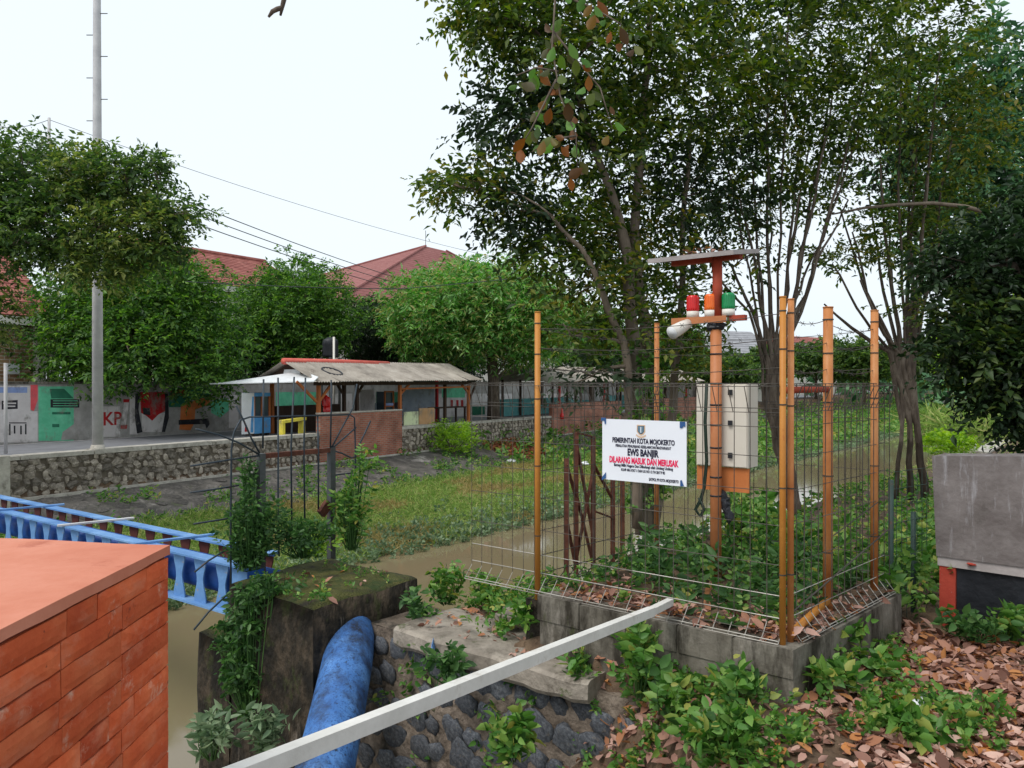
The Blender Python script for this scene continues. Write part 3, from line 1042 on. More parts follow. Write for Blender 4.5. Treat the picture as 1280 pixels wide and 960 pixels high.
def roof_sheets(parent, t0, t1, w0, z0, w1, z1, width=.95, seed=0):
    """corrugated sheets laid side by side, each its own part"""
    rr = random.Random(seed)
    n = max(1, round((t1 - t0) / width))
    wd = (t1 - t0) / n
    for i in range(n):
        a = t0 + i * wd
        k = 16
        vs, fs = [], []
        lift = rr.uniform(-.012, .02)
        slip = rr.uniform(-.1, .06)
        for j in range(k + 1):
            tt = a - .03 + (wd + .06) * j / k
            h = .022 * math.sin(j * math.pi) + (.02 if j % 2 else -.02) + lift + .006 * i % 2
            for f in (0, .5, 1):
                w_ = w0 + (w1 - w0) * f + (slip if f == 0 else 0) * (1 if w1 > w0 else -1)
                vs.append(F(tt, w_, z0 + (z1 - z0) * f + h - .03 * math.sin(math.pi * f)))
        for j in range(k):
            for f in (0, 1):
                fs.append((j * 3 + f, (j + 1) * 3 + f, (j + 1) * 3 + f + 1, j * 3 + f + 1))
        m_ = MB()
        m_.add(vs, fs)
        o = m_.build('roof_sheet', M['asbestos'], parent)
        md = o.modifiers.new('thick', 'SOLIDIFY')
        md.thickness = .012


stall = thing('street_stall', 'open street stall with grey corrugated roof, red ridge cap and white awning', 'stall', F(t_b0, 1.3, -1.83))
ta, tb = t_b0 - .3, FW(592, 0)[0]
WR, ZR = 1.35, .72
roof_sheets(stall, ta, tb, -.42, 0.0, WR, ZR, seed=1)
roof_sheets(stall, ta, tb, 3.1, 0.0, WR, ZR, seed=2)
m_ = MB()
m_.tube([F(ta - .05, WR, ZR - .02), F(ta + 2.6, WR, ZR), F(ta + 5.3, WR, ZR - .02)], .11, 8)
m_.build('ridge_cap', M['red_cap'], stall, True)
m_ = MB()
m_.prism([F(ta + .25, -.1, .06), F(ta + .25, 2.8, .06), F(ta + .25, WR, ZR - .08)], FE * .03)
m_.build('gable_board', M['wood_dark'], stall)
m_ = MB()
m_.prism([F(ta + .22, .75, .1), F(ta + .22, 1.7, .1), F(ta + .22, 1.6, .42), F(ta + .22, .85, .42)], FE * .02)
m_.build('gable_panel', M['sheet_white'], stall)
a0, a1 = FW(262, 2.5)[0], FW(392, -.35)[0]
m_ = MB()
m_.prism([F(a0, 2.5, -.09), F(a1, -.35, -.02), F(a1 + .25, -.3, .13), F(a1 + .75, 1.1, .36), F(a1 + .6, 2.7, .1)], (0, 0, .03))
m_.build('awning', M['sheet_white'], stall)
for t, w, mt in ((t_b0 - .02, 2.3, 'wood_orange'), (t_b0 + .05, .05, 'wood_orange'), (FW(430, .9)[0], .9, 'wood_dark'), (FW(446, .6)[0], .6, 'wood_dark'),
                 (t_b1 + .1, .1, 'wood_orange'), (FW(546, 2.3)[0], 2.3, 'm_red'), (tb - .25, .1, 'wood_orange'), (FW(500, 2.4)[0], 2.4, 'wood_dark'), (FW(556, .4)[0], .4, 'wood_dark')):
    post(stall, t, w, -1.84, .0 if w < 2 else .15, mt)
for t0_, t1_, w, z0, z1, mt in ((t_b0 + .05, t_b0 - .9, .05, -.75, 0, 'wood_orange'), (t_b0 + .05, t_b0 + .7, .05, -.7, -.02, 'wood_orange'), (t_b1 + .1, t_b1 + .7, .1, -.5, -.08, 'wood_orange'),
                         (FW(430, .9)[0], FW(420, .9)[0], .9, -.5, -.05, 'wood_dark'), (FW(446, .6)[0], FW(455, .6)[0], .6, -.5, -.05, 'wood_dark'), (tb - .25, tb - .8, .1, -.5, -.08, 'wood_orange'), (tb - .25, tb + .3, .1, -.9, -.1, 'wood_dark')):
    m_ = MB()
    m_.beam(F(t0_, w, z0), F(t1_, w, z1), .06, .08)
    m_.build('brace', M[mt], stall)
m_ = MB()
m_.beam(F(ta + .1, -.02, -.07), F(tb, -.02, -.07), .08, .12)
m_.build('eave_beam', M['wood_dark'], stall)
m_ = MB()
m_.beam(F(t_b1, .04, -.28), F(tb - .2, .04, -.22), .05, .06)
m_.build('rail', M['wood_orange'], stall)
m_ = MB()
m_.prism([F(t_b0 - .02, -.1, -2.76), F(t_b1, -.1, -2.76), F(t_b1, .1, -2.76), F(t_b0 - .02, .1, -2.76)], (0, 0, 1.66))
m_.build('brick_wall', M['brick_red'], stall)
m_ = MB()
m_.prism([F(t_b0 - .02, -.12, -1.1), F(t_b1, -.12, -1.1), F(t_b1, .12, -1.1), F(t_b0 - .02, .12, -1.1)], (0, 0, .05))
m_.build('wall_cap', M['concrete_pale'], stall)
# dark counter, back boards, shutter
m_ = MB()
m_.prism([F(t_b0 + .1, 2.2, -1.83), F(FW(425, 2.2)[0], 2.2, -1.83), F(FW(425, 2.7)[0], 2.7, -1.83), F(t_b0 + .1, 2.7, -1.83)], (0, 0, .95))
m_.build('counter', M['wood_dark'], stall)
t0_, t1_ = FW(503, 1.9)[0], FW(543, 1.9)[0]
m_ = MB()
for k in range(14):
    z = -1.5 + k * .085
    m_.prism([F(t0_, 1.9 + (.02 if k % 2 else 0), z), F(t1_, 1.9 + (.02 if k % 2 else 0), z), F(t1_, 1.95, z), F(t0_, 1.95, z)], (0, 0, .084))
m_.build('shutter', M['m_shutter'], stall)
t0_, t1_ = FW(470, 2.6)[0], FW(500, 2.6)[0]
m_ = MB()
m_.prism([F(t0_, 2.6, -1.4), F(t1_, 2.6, -1.4), F(t1_, 2.66, -1.4), F(t0_, 2.66, -1.4)], (0, 0, .5))
m_.build('back_board', M['m_shutter'], stall)
m_ = MB()
m_.prism([F(t0_ - .9, 2.62, -1.83), F(t0_ - .1, 2.62, -1.83), F(t0_ - .1, 2.66, -1.83), F(t0_ - .9, 2.66, -1.83)], (0, 0, 1.5))
m_.build('back_board', M['m_white'], stall)

# things in the stall
a = FW(303, 1.7)[0]
cart = thing('food_cart', 'blue glass-sided food cart with a white banner under the stall awning', 'food cart', F(a + .6, 2.0, -1.83))
for i, (x0, x1, z0, z1, mt, nm) in enumerate(((.45, 1.15, -1.75, -1.2, 'm_cart', 'cabinet'), (.45, 1.15, -.5, -.38, 'm_cart', 'top_frame'))):
    m_ = MB()
    m_.prism([F(a + x0, 1.7, z0), F(a + x1, 1.7, z0), F(a + x1, 2.25, z0), F(a + x0, 2.25, z0)], (0, 0, z1 - z0))
    m_.build(nm, M[mt], cart)
m_ = MB()
m_.prism([F(a + .5, 1.74, -1.198), F(a + 1.1, 1.74, -1.198), F(a + 1.1, 2.2, -1.198), F(a + .5, 2.2, -1.198)], (0, 0, .69))
m_.build('glass_case', M['glass'], cart)
for x in (.48, .8, 1.12):
    m_ = MB()
    m_.box(F(a + x, 1.72, -.85), (.05, .05, .7), FROT)
    m_.build('mullion', M['wood_orange'], cart)
for x in (.5, 1.1):
    m_ = MB()
    m_.box(F(a + x, 1.95, -1.79), (.07, .4, .1), FROT)
    m_.build('foot', M['wood_dark'], cart)
m_ = MB()
m_.prism([F(a - .05, 1.66, -1.74), F(a + .44, 1.66, -1.74), F(a + .44, 1.68, -1.74), F(a - .05, 1.68, -1.74)], (0, 0, 1.36))
bn = m_.build('banner', M['sheet_white'], cart)
m_ = MB()
m_.prism([F(a + .28, 1.655, -1.7), F(a + .40, 1.655, -1.7), F(a + .42, 1.655, -.5), F(a + .36, 1.655, -.5)], FM * .004)
m_.build('banner_stripe', M['m_cart'], bn)
m_ = MB()
m_.prism([F(a + .05, 1.655, -1.66), F(a + .18, 1.655, -1.66), F(a + .16, 1.655, -1.52), F(a + .07, 1.655, -1.5)], FM * .004)
m_.build('banner_mark', M['m_red'], bn)

a = FW(350, .5)[0]
yb = thing('yellow_bench', 'small yellow painted bench frame beside the stall brick wall', 'bench', F(a + .4, .5, -1.83))
m_ = MB()
m_.beam(F(a, .5, -1.32), F(a + 1.0, .5, -1.25), .28, .09)
m_.build('seat', M['m_yellow'], yb)
for x in (.06, .92):
    m_ = MB()
    m_.beam(F(a + x, .5, -1.83), F(a + x, .5, -1.33), .24, .1, up=FE)
    m_.build('leg', M['m_yellow'], yb)
a = FW(481, 1.2)[0]
cb = thing('glass_cabinet', 'tall orange-framed glass cabinet standing inside the stall', 'cabinet', F(a + .3, 1.3, -1.83))
for x in (0, .5):
    m_ = MB()
    m_.box(F(a + x, 1.2, -1.1), (.05, .05, 1.46), FROT)
    m_.build('frame_post', M['wood_orange'], cb)
for z in (-.4, -.98, -1.5):
    m_ = MB()
    m_.box(F(a + .25, 1.2, z), (.5, .05, .05), FROT)
    m_.build('frame_rail', M['wood_orange'], cb)
m_ = MB()
m_.box(F(a + .25, 1.45, -1.1), (.48, .4, 1.4), FROT)
m_.build('case', M['glass'], cb)
m_ = MB()
m_.box(F(a + .25, 1.19, -.92), (.44, .03, .12), FROT)
m_.build('cloth', M['m_blue'], cb)
for u0, u1, mt, lab, z1 in ((505, 523, 'm_pale', 'pale green board leaning behind the stall coping beside the brick wall', -1.2), (524, 543, 'm_tan', 'brown board standing between the pale green board and the bush', -1.08)):
    a, e = FW(u0, .42)[0], FW(u1, .42)[0]
    m_ = MB()
    m_.prism([F(a, .42, -1.75), F(e, .42, -1.75), F(e, .46, -1.75), F(a, .46, -1.75)], (0, 0, z1 + 1.75))
    tag(m_.build('board', M[mt]), lab, 'board')
a, e = FW(548, .9)[0], FW(583, .9)[0]
tb_ = thing('table', 'dark wooden table under the right end of the stall roof', 'table', F((a + e) / 2, 1.2, -1.83))
m_ = MB()
m_.prism([F(a, .9, -1.16), F(e, .9, -1.16), F(e, 1.5, -1.16), F(a, 1.5, -1.16)], (0, 0, .05))
m_.build('table_top', M['wood_dark'], tb_)
for t in (a + .06, e - .06):
    for w in (.95, 1.45):
        m_ = MB()
        m_.box(F(t, w, -1.495), (.07, .07, .67), FROT)
        m_.build('leg', M['wood_dark'], tb_)
m_ = MB()
q = F(FW(408, .7)[0], .7, 0)
for k in range(2):
    m_.blob((q.x, q.y, -.72 - k * .3), (.14, .09, .24), seed=k, rough=.5, nu=8, nv=6)
tag(m_.build('red_cloth', M['lamp_red']), 'red cloth hanging behind the stall brick wall', 'cloth')
m_ = MB()
q = F(FW(415, .45)[0], .45, .36)
pts = [q + FE * (.36 * math.cos(a)) + (FM * .92 + Vector((0, 0, .37))) * (.36 * math.sin(a)) for a in [2 * math.pi * i / 28 for i in range(29)]]
m_.tube(pts, .035, 6, caps=False)
tag(m_.build('tyre', M['black_plastic'], smooth=True), 'black bicycle tyre lying on the stall roof', 'tyre')
td = FW(413, 3.6)
tk = thing('water_tank', 'black ribbed water tank above the stall roof with a white pipe', 'water tank', F(td[0], 3.6, -1.93))
m_ = MB()
rr_ = [(.0, .30), (.08, .33), (.2, .31), (.28, .33), (.42, .31), (.5, .33), (.64, .31), (.7, .29), (.8, .1)]
m_.tube([F(td[0], 3.6, 1.0 + z) for z, r_ in rr_], [r_ for z, r_ in rr_], 16)
m_.build('tank', M['black_plastic'], tk, True)
m_ = MB()
m_.tube([F(td[0] - .15, 3.25, -1.9), F(td[0] - .15, 3.25, 1.8)], .045, 8)
m_.build('pipe', M['white_plastic'], tk, True)
for dx in (-.25, .25):
    for dy in (-.25, .25):
        m_ = MB()
        m_.box(F(td[0] + dx, 3.6 + dy, -.5), (.08, .08, 2.96), FROT)
        m_.build('leg', M['steel_grey'], tk)
m_ = MB()
q = F(FW(702, -.14)[0], -.16, 0)
m_.tube([(q.x, q.y, -1.35), (q.x, q.y, -1.6), (q.x, q.y, -1.75), (q.x, q.y, -1.95)], [.02, .03, .13, .1], 8)
tag(m_.build('float', M['lamp_red'], smooth=True), 'small red float hanging on the second stall brick wall', 'float')

for nm_i, (t0_, t1_, lab) in enumerate(((t_c0 - 1.2, FW(775, 0)[0], 'second street stall with grey roof and brick wall behind the sign'),
                                        (FW(800, 0)[0], FW(872, 0)[0], 'farthest street stall with grey roof, seen between the tree stems'))):
    st = thing('street_stall', lab, 'stall', F((t0_ + t1_) / 2, 1.3, -1.83))
    roof_sheets(st, t0_, t1_, -.5, -.02, WR, .8, width=1.1, seed=5 + nm_i)
    roof_sheets(st, t0_, t1_, 3.1, 0, WR, .8, width=1.1, seed=8 + nm_i)
    m_ = MB()
    m_.prism([F(max(t0_, t_c0) + .02, -.1, -2.9), F(t1_, -.1, -2.9), F(t1_, .1, -2.9), F(max(t0_, t_c0) + .02, .1, -2.9)], (0, 0, 1.75))
    m_.build('brick_wall', M['brick_red'], st)
    n_ = 6
    for k in range(n_):
        t = t0_ + .4 + (t1_ - t0_ - .8) * k / (n_ - 1)
        post(st, t, .02, -1.16, -.05, 'm_red' if k % 3 == 1 else 'wood_dark', .1)
        post(st, t + .3, 2.6, -1.83, .1, 'wood_dark', .1)
    m_ = MB()
    m_.prism([F(t0_ + .5, 2.7, -1.83), F(t1_ - 1, 2.7, -1.83), F(t1_ - 1, 2.75, -1.83), F(t0_ + .5, 2.75, -1.83)], (0, 0, .9))
    m_.build('back_board', M['m_teal'], st)


# ------------------------------------------------------------------ houses behind
def roof_slope(m_, a, b, c, d, rows=14, step=.03):
    """stepped tile courses on the quad a-b (eave) to d-c (ridge)"""
    a, b, c, d = map(Vector, (a, b, c, d))
    n = (b - a).cross(d - a).normalized()
    if n.z < 0: n = -n
    for i in range(rows):
        f0, f1 = i / rows, (i + 1) / rows + .02
        p0, p1 = a.lerp(d, f0) + n * step, b.lerp(c, f0) + n * step
        q0, q1 = a.lerp(d, min(1, f1)), b.lerp(c, min(1, f1))
        m_.add([p0, p1, q1, q0, p0 - n * step * 1.3, p1 - n * step * 1.3], [(0, 1, 2, 3), (4, 5, 1, 0)])


def gable_house(lab, t0, t1, w0, w1, zb, ze, zr, wallm, roofm, rows, over=.5):
    h = thing('house', lab, 'house', F((t0 + t1) / 2, (w0 + w1) / 2, zb))
    m_ = MB()
    m_.prism([F(t0, w0, zb), F(t1, w0, zb), F(t1, w1, zb), F(t0, w1, zb)], (0, 0, ze - zb))
    wm = (w0 + w1) / 2
    for t in (t0, t1): m_.add([F(t, w0, ze), F(t, w1, ze), F(t, wm, zr - .1)], [(0, 1, 2)])
    m_.build('wall', wallm, h)
    for wa in (w0 - over, w1 + over):
        m_ = MB()
        roof_slope(m_, F(t0 - over, wa, ze - .2), F(t1 + over, wa, ze - .2), F(t1 + over, wm, zr), F(t0 - over, wm, zr), rows)
        m_.build('roof', roofm, h)
    m_ = MB()
    m_.tube([F(t0 - over, wm, zr + .02), F(t1 + over, wm, zr + .02)], .14, 8)
    m_.build('ridge', roofm, h)
    m_ = MB()
    m_.prism([F(t0 - over, w0 - over - .03, ze - .5), F(t1 + over, w0 - over - .03, ze - .5), F(t1 + over, w0 - over + .03, ze - .5), F(t0 - over, w0 - over + .03, ze - .5)], (0, 0, .27))
    m_.build('fascia', M['house_wall'], h)
    return h


t1_, d1 = FW(42, 8)
h1 = gable_house('house with red tiled roof and tan brick wall behind the left end of the mural', t1_ - 12, t1_, 8, 15, -1.9, 2.35, 5.2, M['brick_tan'], M['tile_red'], 18)
for du in (.12, .55):
    m_ = MB()
    m_.box(F(t1_ + du, 7.85, .2), (.28, .28, 4.2), FROT)
    m_.build('column', M['house_wall'], h1)
m_ = MB()
tw = FW(17, 7.97)[0]
m_.box(F(tw, 7.97, .42), (.34, .06, .34), FROT)
m_.build('number_plate', M['sheet_white'], h1)
t0_, d0 = FW(175, 15)
t1_, d1 = FW(352, 15)
gable_house('long house with pale red tiled roof between the two round trees', t0_, t1_, 13, 21, -1.9, 4.9, 7.0, M['house_wall'], M['tile_red'], 18)

# hip roofed hall
t0_, t1_ = FW(424, 22)[0], FW(745, 22)[0]
hall = thing('hall', 'large hall with smooth red hipped roof behind the bright mango tree', 'building', F((t0_ + t1_) / 2, 30, -1.9))
ze = (HZ - 374) / FPX * FW(424, 22)[1]
m_ = MB()
m_.prism([F(t0_ + 1, 23, -1.9), F(t1_ - 1, 23, -1.9), F(t1_ - 1, 38, -1.9), F(t0_ + 1, 38, -1.9)], (0, 0, ze + 1.9))
m_.build('wall', M['house_wall'], hall)
tr, dr = FW(532, 30)
zr = (HZ - 308) / FPX * dr
A, B, C_, D_ = F(t0_, 22, ze), F(t1_, 22, ze), F(t1_, 39, ze), F(t0_, 39, ze)
R0 = F(tr, 30, zr)
R1 = F(tr + max(3, (t1_ - tr) * .15), 30, zr)
for pts in ((A, B, R1, R0), (B, C_, R1), (C_, D_, R0, R1), (D_, A, R0)):
    m_ = MB()
    if len(pts) == 4: roof_slope(m_, pts[0], pts[1], pts[2], pts[3], 30, .02)
    else: roof_slope(m_, pts[0], pts[1], pts[2], pts[2], 30, .02)
    m_.build('roof', M['tile_smooth'], hall)
m_ = MB()
m_.tube([R0, R0 + Vector((0, 0, 1.6))], .03, 5)
m_.build('lightning_rod', M['steel_grey'], hall)
for p_ in ((A, R0), (D_, R0), (B, R1)):
    m_ = MB()
    m_.tube([p_[0] + Vector((0, 0, .05)), p_[1] + Vector((0, 0, .05))], .12, 6)
    m_.build('hip_ridge', M['tile_smooth'], hall)

# houses far along the canal
for lab, u0, u1, v0, v1, v2, dd, rm in (('distant white house with grey roof seen between the tree stems', 880, 962, 474, 441, 408, 70, 'house_grey'),
                                   ('distant house with dull red roof beyond the far trees', 990, 1046, 470, 428, 417, 105, 'tile_red')):
    p0, p1 = P(u0, v0, dd), P(u1, v0, dd * 1.06)
    z1, z2 = (HZ - v1) / FPX * dd, (HZ - v2) / FPX * dd
    h = thing('house', lab, 'house', ((p0.x + p1.x) / 2, dd, -1.9))
    m_ = MB()
    q0, q1 = Vector((p0.x, p0.y, -1.9)), Vector((p1.x, p1.y, -1.9))
    back = Vector((-.3, 1, 0)) * 8
    m_.prism([q0, q1, q1 + back, q0 + back], (0, 0, z1 + 1.9))
    m_.build('wall', M['house_wall'], h)
    m_ = MB()
    e0, e1 = Vector((p0.x - .5, p0.y - .5, z1)), Vector((p1.x + .5, p1.y - .5, z1))
    g0, g1 = e0 + back * .5 + Vector((0, 0, z2 - z1)), e1 + back * .5 + Vector((0, 0, z2 - z1))
    roof_slope(m_, e0, e1, g1, g0, 10)
    roof_slope(m_, e0 + back, e1 + back, g1, g0, 10)
    m_.add([e0, e0 + back, g0, e1, e1 + back, g1], [(0, 1, 2), (3, 4, 5)])
    m_.build('roof', M[rm], h)
    for k in range(3):
        f = .2 + .3 * k
        c = q0.lerp(q1, f)
        m_ = MB()
        m_.box((c.x, c.y - .03, z1 - 1.5), (1.1, .08, 1.2))
        fr = m_.build('window', M['wood_dark'], h)
        m_ = MB()
        m_.box((c.x, c.y - .06, z1 - 1.5), (.9, .06, 1.0))
        m_.build('pane', M['glass'], fr)


# ------------------------------------------------------------------ overhead cables
def cable(lab, pts, sag, r, grp=None):
    m_ = MB()
    out = []
    for i in range(len(pts) - 1):
        a, b = Vector(pts[i]), Vector(pts[i + 1])
        for k in range(16):
            f = k / 16
            out.append(a.lerp(b, f) - Vector((0, 0, sag * 4 * f * (1 - f))))
    out.append(Vector(pts[-1]))
    m_.tube(out, r, 5)
    return tag(m_.build('power_cable', M['cable'], smooth=True), lab, 'power cable', grp)


for k, nm in enumerate(('uppermost', 'middle', 'lowest')):
    cable(f'{nm} of the three parallel power cables running from the pole over the trees', [P(122, 206 + k * 14, 19.6), P(590, 372 + k * 5, 46)], .35, .016, 'three parallel power cables')
cable('thin high cable crossing the pale sky above the three parallel cables', [P(-60, 142, 34), P(62, 150, 38), P(620, 322, 62)], .5, .014)
cable('dark cable crossing in front of the mango tree', [P(232, 352, 24), P(500, 361, 26), P(800, 330, 24)], .05, .014)
q = P(62, 150, 38)
m_ = MB()
m_.tube([(q.x, q.y, -1.9), (q.x, q.y, q.z + .1)], [.12, .07], 8)
tag(m_.build('utility_pole', M['pole'], smooth=True), 'slim distant pole top rising behind the left tree', 'utility pole')

# ------------------------------------------------------------------ NEAR: plinth and mesh enclosure
P1 = Vector((1.583, 4.406, 0))
P2 = Vector((0.185, 5.52, 0))
PL = Vector((-.339, 5.917, 0))
PR = Vector((2.71, 5.51, 0))
U = (PL - P1).normalized()
Vv = (PR - P1).normalized()
ZP = -1.51
Lu = (P2 - P1).length
Lv = (PR - P1).length


def E(a, b, z=0.0):                    # enclosure frame: a along the front panel from the corner, b along the side
    return P1 + U * a + Vv * b + Vector((0, 0, z))


plinth = thing('concrete_plinth', 'weathered concrete block plinth carrying the orange-posted wire enclosure', 'plinth', E(.9, .8, -2.2))
m_ = MB()
m_.prism([E(-.06, -.06, -2.35), E(Lu - .08, -.06, -2.35), E(Lu - .08, .13, -2.35), E(-.06, .13, -2.35)], (0, 0, 2.35 + ZP - .012))
m_.build('wall', M['concrete'], plinth)
m_ = MB()
m_.prism([E(-.062, .132, -2.35), E(.12, .132, -2.35), E(.12, Lv + .05, -2.35), E(-.062, Lv + .05, -2.35)], (0, 0, 2.35 + ZP - .014))
m_.build('wall', M['concrete'], plinth)
m_ = MB()
m_.prism([E(.122, Lv - .12, -2.35), E(Lu + .2, Lv - .12, -2.35), E(Lu + .2, Lv + .05, -2.35), E(.122, Lv + .05, -2.35)], (0, 0, 2.35 + ZP - .016))
m_.build('wall', M['concrete'], plinth)
m_ = MB()
m_.prism([E(Lu - .2, .132, -2.35), E(Lu - .08, .132, -2.35), E(Lu - .08, Lv - .122, -2.35), E(Lu - .2, Lv - .122, -2.35)], (0, 0, 2.35 + ZP - .018))
m_.build('wall', M['concrete'], plinth)
# the top course reads as single blocks
for k in range(5):
    a0_, a1_ = -.062 + k * .36, -.062 + k * .36 + .345
    m_ = MB()
    m_.prism([E(a0_, -.068, ZP - .17), E(a1_, -.068, ZP - .17), E(a1_, .1, ZP - .17), E(a0_, .1, ZP - .17)], (0, 0, .168 + random.uniform(-.004, .004)))
    m_.build('concrete_block', M['concrete'], plinth)
nsx = 20
vs = []
for i in range(nsx + 1):
    for j in range(nsx + 1):
        a_, b_ = -.02 + (Lu - .1) * i / nsx, .0 + (Lv - .0) * j / nsx
        q = E(a_, b_)
        ed_ = min(1, min(i, j) / 2.0)
        vs.append((q.x, q.y, ZP - .02 + .022 * ed_ + .03 * noise.noise(q * 3.5) + .05 * j / nsx))
m_ = MB()
m_.add(vs, [(i * (nsx + 1) + j, (i + 1) * (nsx + 1) + j, (i + 1) * (nsx + 1) + j + 1, i * (nsx + 1) + j + 1) for i in range(nsx) for j in range(nsx)])
m_.build('soil_fill', M['soil'], plinth, True)

m_ = MB()
q = P(681, 790, 5.55)
rotE = Matrix((U, -Vv, Vector((0, 0, 1)))).transposed()
m_.box((q.x, q.y + .06, -1.75), (.19, .17, .34), rotE)
tag(m_.build('concrete_cube', M['concrete_moss']), 'small dark concrete cube beside the left end of the enclosure plinth', 'concrete block')

fence = thing('wire_fence', 'wire mesh enclosure with orange pipe posts round the warning mast', 'fence', E(.9, .8, ZP))


def fpost(u, d, z0, vtop, r, mt):
    x = (u - 640) / FPX * d
    m_ = MB()
    m_.tube([(x, d, z0), (x, d, (HZ - vtop) / FPX * d)], r, 12)
    o = m_.build('post', M[mt], fence, True)
    m2 = MB()
    zt = (HZ - vtop) / FPX * d
    m2.tube([(x, d, zt), (x, d, zt + .008)], r * 1.08, 12)
    m2.build('post_cap', M[mt], o, True)
    for z in (zt - .08, zt - .3, zt - .62, zt - 1.1, zt - 1.6):
        m3 = MB()
        m3.tube([(x, d, z), (x, d, z + .008)], r * 1.12, 10)
        m3.build('tie_wire', M['wire_dark'], o)
    return Vector((x, d, zt))


pt_c = fpost(978.5, 4.42, ZP - .05, 372, .0185, 'post_yellow')
fpost(988.5, 4.47, ZP - .05, 375, .0185, 'post_orange')
pt_l = fpost(672, 5.5, ZP - .05, 391, .021, 'post_yellow')
pt_g = fpost(1035, 5.02, ZP - .05, 385, .031, 'post_orange')
pt_r = fpost(1093, 5.45, ZP - .05, 389, .026, 'post_orange')
pt_b = fpost(821, 6.75, ZP - .05, 405, .022, 'post_orange')
gate = MB()
gz1, gz0 = (HZ - 487) / FPX * 4.75, ZP + .06
gate.tube([Vector((pt_c.x + .05, 4.48, gz1)), Vector((pt_g.x, 5.02, gz1))], .021, 10)
gate.build('gate_rail', M['mast_red'], fence, True)
gate = MB()
gate.tube([Vector((pt_c.x + .06, 4.46, gz0 - .02)), Vector((pt_g.x, 5.02, gz0 + .02))], .024, 10)
gate.build('gate_rail', M['post_yellow'], fence, True)


def mesh_panel(p0, p1, out, mt, sp=.1, r=.0026, h=1.5, zt=-.012, roll=.075):
    """welded mesh with triangular rolled top and bottom; out = outward direction"""
    p0, p1 = Vector(p0), Vector(p1)
    ln = (p1 - p0).length
    ax = (p1 - p0).normalized()
    out = Vector(out).normalized()
    m_ = MB()
    n = round(ln / sp)
    zb = zt - h
    for i in range(n + 1):
        q = p0 + ax * (ln * i / n)
        jig = random.uniform(-.002, .002)
        up = [q + out * roll * .2 + Vector((jig, 0, zt - .17)), q + out * roll + Vector((0, 0, zt - .015)), q + Vector((jig, 0, zt)), q + Vector((jig, 0, zt - .16)),
              q + Vector((0, 0, zb + .13)), q + Vector((0, 0, zb + .1)), q + out * roll + Vector((0, 0, zb))]
        m_.tube(up, r * 1.15, 4, caps=False)
    zs = [(out * roll * .2, zt - .17), (out * roll, zt - .015), (Vector(), zt), (Vector(), zt - .145), (Vector(), zt - .255), (Vector(), zt - .43), (Vector(), zt - .63), (Vector(), zt - .83),
          (Vector(), zt - 1.06), (Vector(), zt - 1.24), (Vector(), zb + .13), (out * roll, zb), (out * roll * .55, zb + .05)]
    for o_, z in zs:
        a, b = p0 + o_ + Vector((0, 0, z)), p1 + o_ + Vector((0, 0, z))
        m_.tube([a, a.lerp(b, .5) + Vector((0, 0, random.uniform(-.006, .006))), b], r * .9, 4, caps=False)
    o = m_.build('mesh_panel', M[mt], fence)
    m2 = MB()                                     # the bright bottom roll
    for i in range(n + 1):
        q = p0 + ax * (ln * i / n)
        m2.tube([q + Vector((0, 0, zb + .1)), q + out * (roll + .001) + Vector((0, 0, zb + .001))], r * 1.25, 4, caps=False)
    for o_, z in ((out * roll, zb + .001), (out * roll * .97, zb + .018), (Vector(), zb + .13)):
        m2.tube([p0 + o_ + Vector((0, 0, z)), p1 + o_ + Vector((0, 0, z))], r * 1.3, 4, caps=False)
    m2.tube([p0 + Vector((0, 0, zt - 1.239)), p1 + Vector((0, 0, zt - 1.239))], r * 1.2, 4, caps=False)
    m2.build('rolled_edge', M['wire_bright'] if mt == 'wire' else M[mt], o)
    return o


Ul = (PL - P1).length
mesh_panel(E(.04, .04), E(Ul, .04), -Vv, 'wire')
mesh_panel(E(.035, .09), E(.035, Lv), -U, 'wire')
mesh_panel(E(0, Lv), E(Lu + .2, Lv), Vv, 'wire_dark')
mesh_panel(E(Lu, .06), E(Lu, Lv), U, 'wire_dark', .12)
for pa, pb_ in ((pt_l, pt_c), (pt_c, pt_g), (pt_g, pt_r), (pt_l, pt_b), (pt_b, pt_r)):
    for k, z in enumerate((.38, .24, .1)):
        m_ = MB()
        a, b = Vector((pa.x, pa.y, z)), Vector((pb_.x, pb_.y, z + random.uniform(-.03, .03)))
        pts = [a.lerp(b, i / 8) - Vector((0, 0, .04 * math.sin(math.pi * i / 8))) for i in range(9)]
        m_.tube(pts, .0024, 4)
        L_ = (b - a).length
        for i in range(1, int(L_ / .16)):
            c = a.lerp(b, i * .16 / L_) - Vector((0, 0, .04 * math.sin(math.pi * i * .16 / L_)))
            m_.tube([c + Vector((.012, .01, .014)), c - Vector((.012, .01, .014))], .0018, 3)
            m_.tube([c + Vector((-.012, .01, .014)), c - Vector((-.012, .01, .014))], .0018, 3)
        m_.build('barbed_wire', M['wire_dark'], fence)
m_ = MB()
m_.tube([Vector((pt_g.x, 5.05, -1.05)), Vector((pt_r.x, 5.4, -.85))], .004, 5)
m_.build('brace_wire', M['wire_dark'], fence)
m_ = MB()
m_.tube([E(.02, .1, -1.35), E(-.02, Lv * .95, -1.05)], .005, 5)
m_.build('brace_wire', M['wire_dark'], fence)

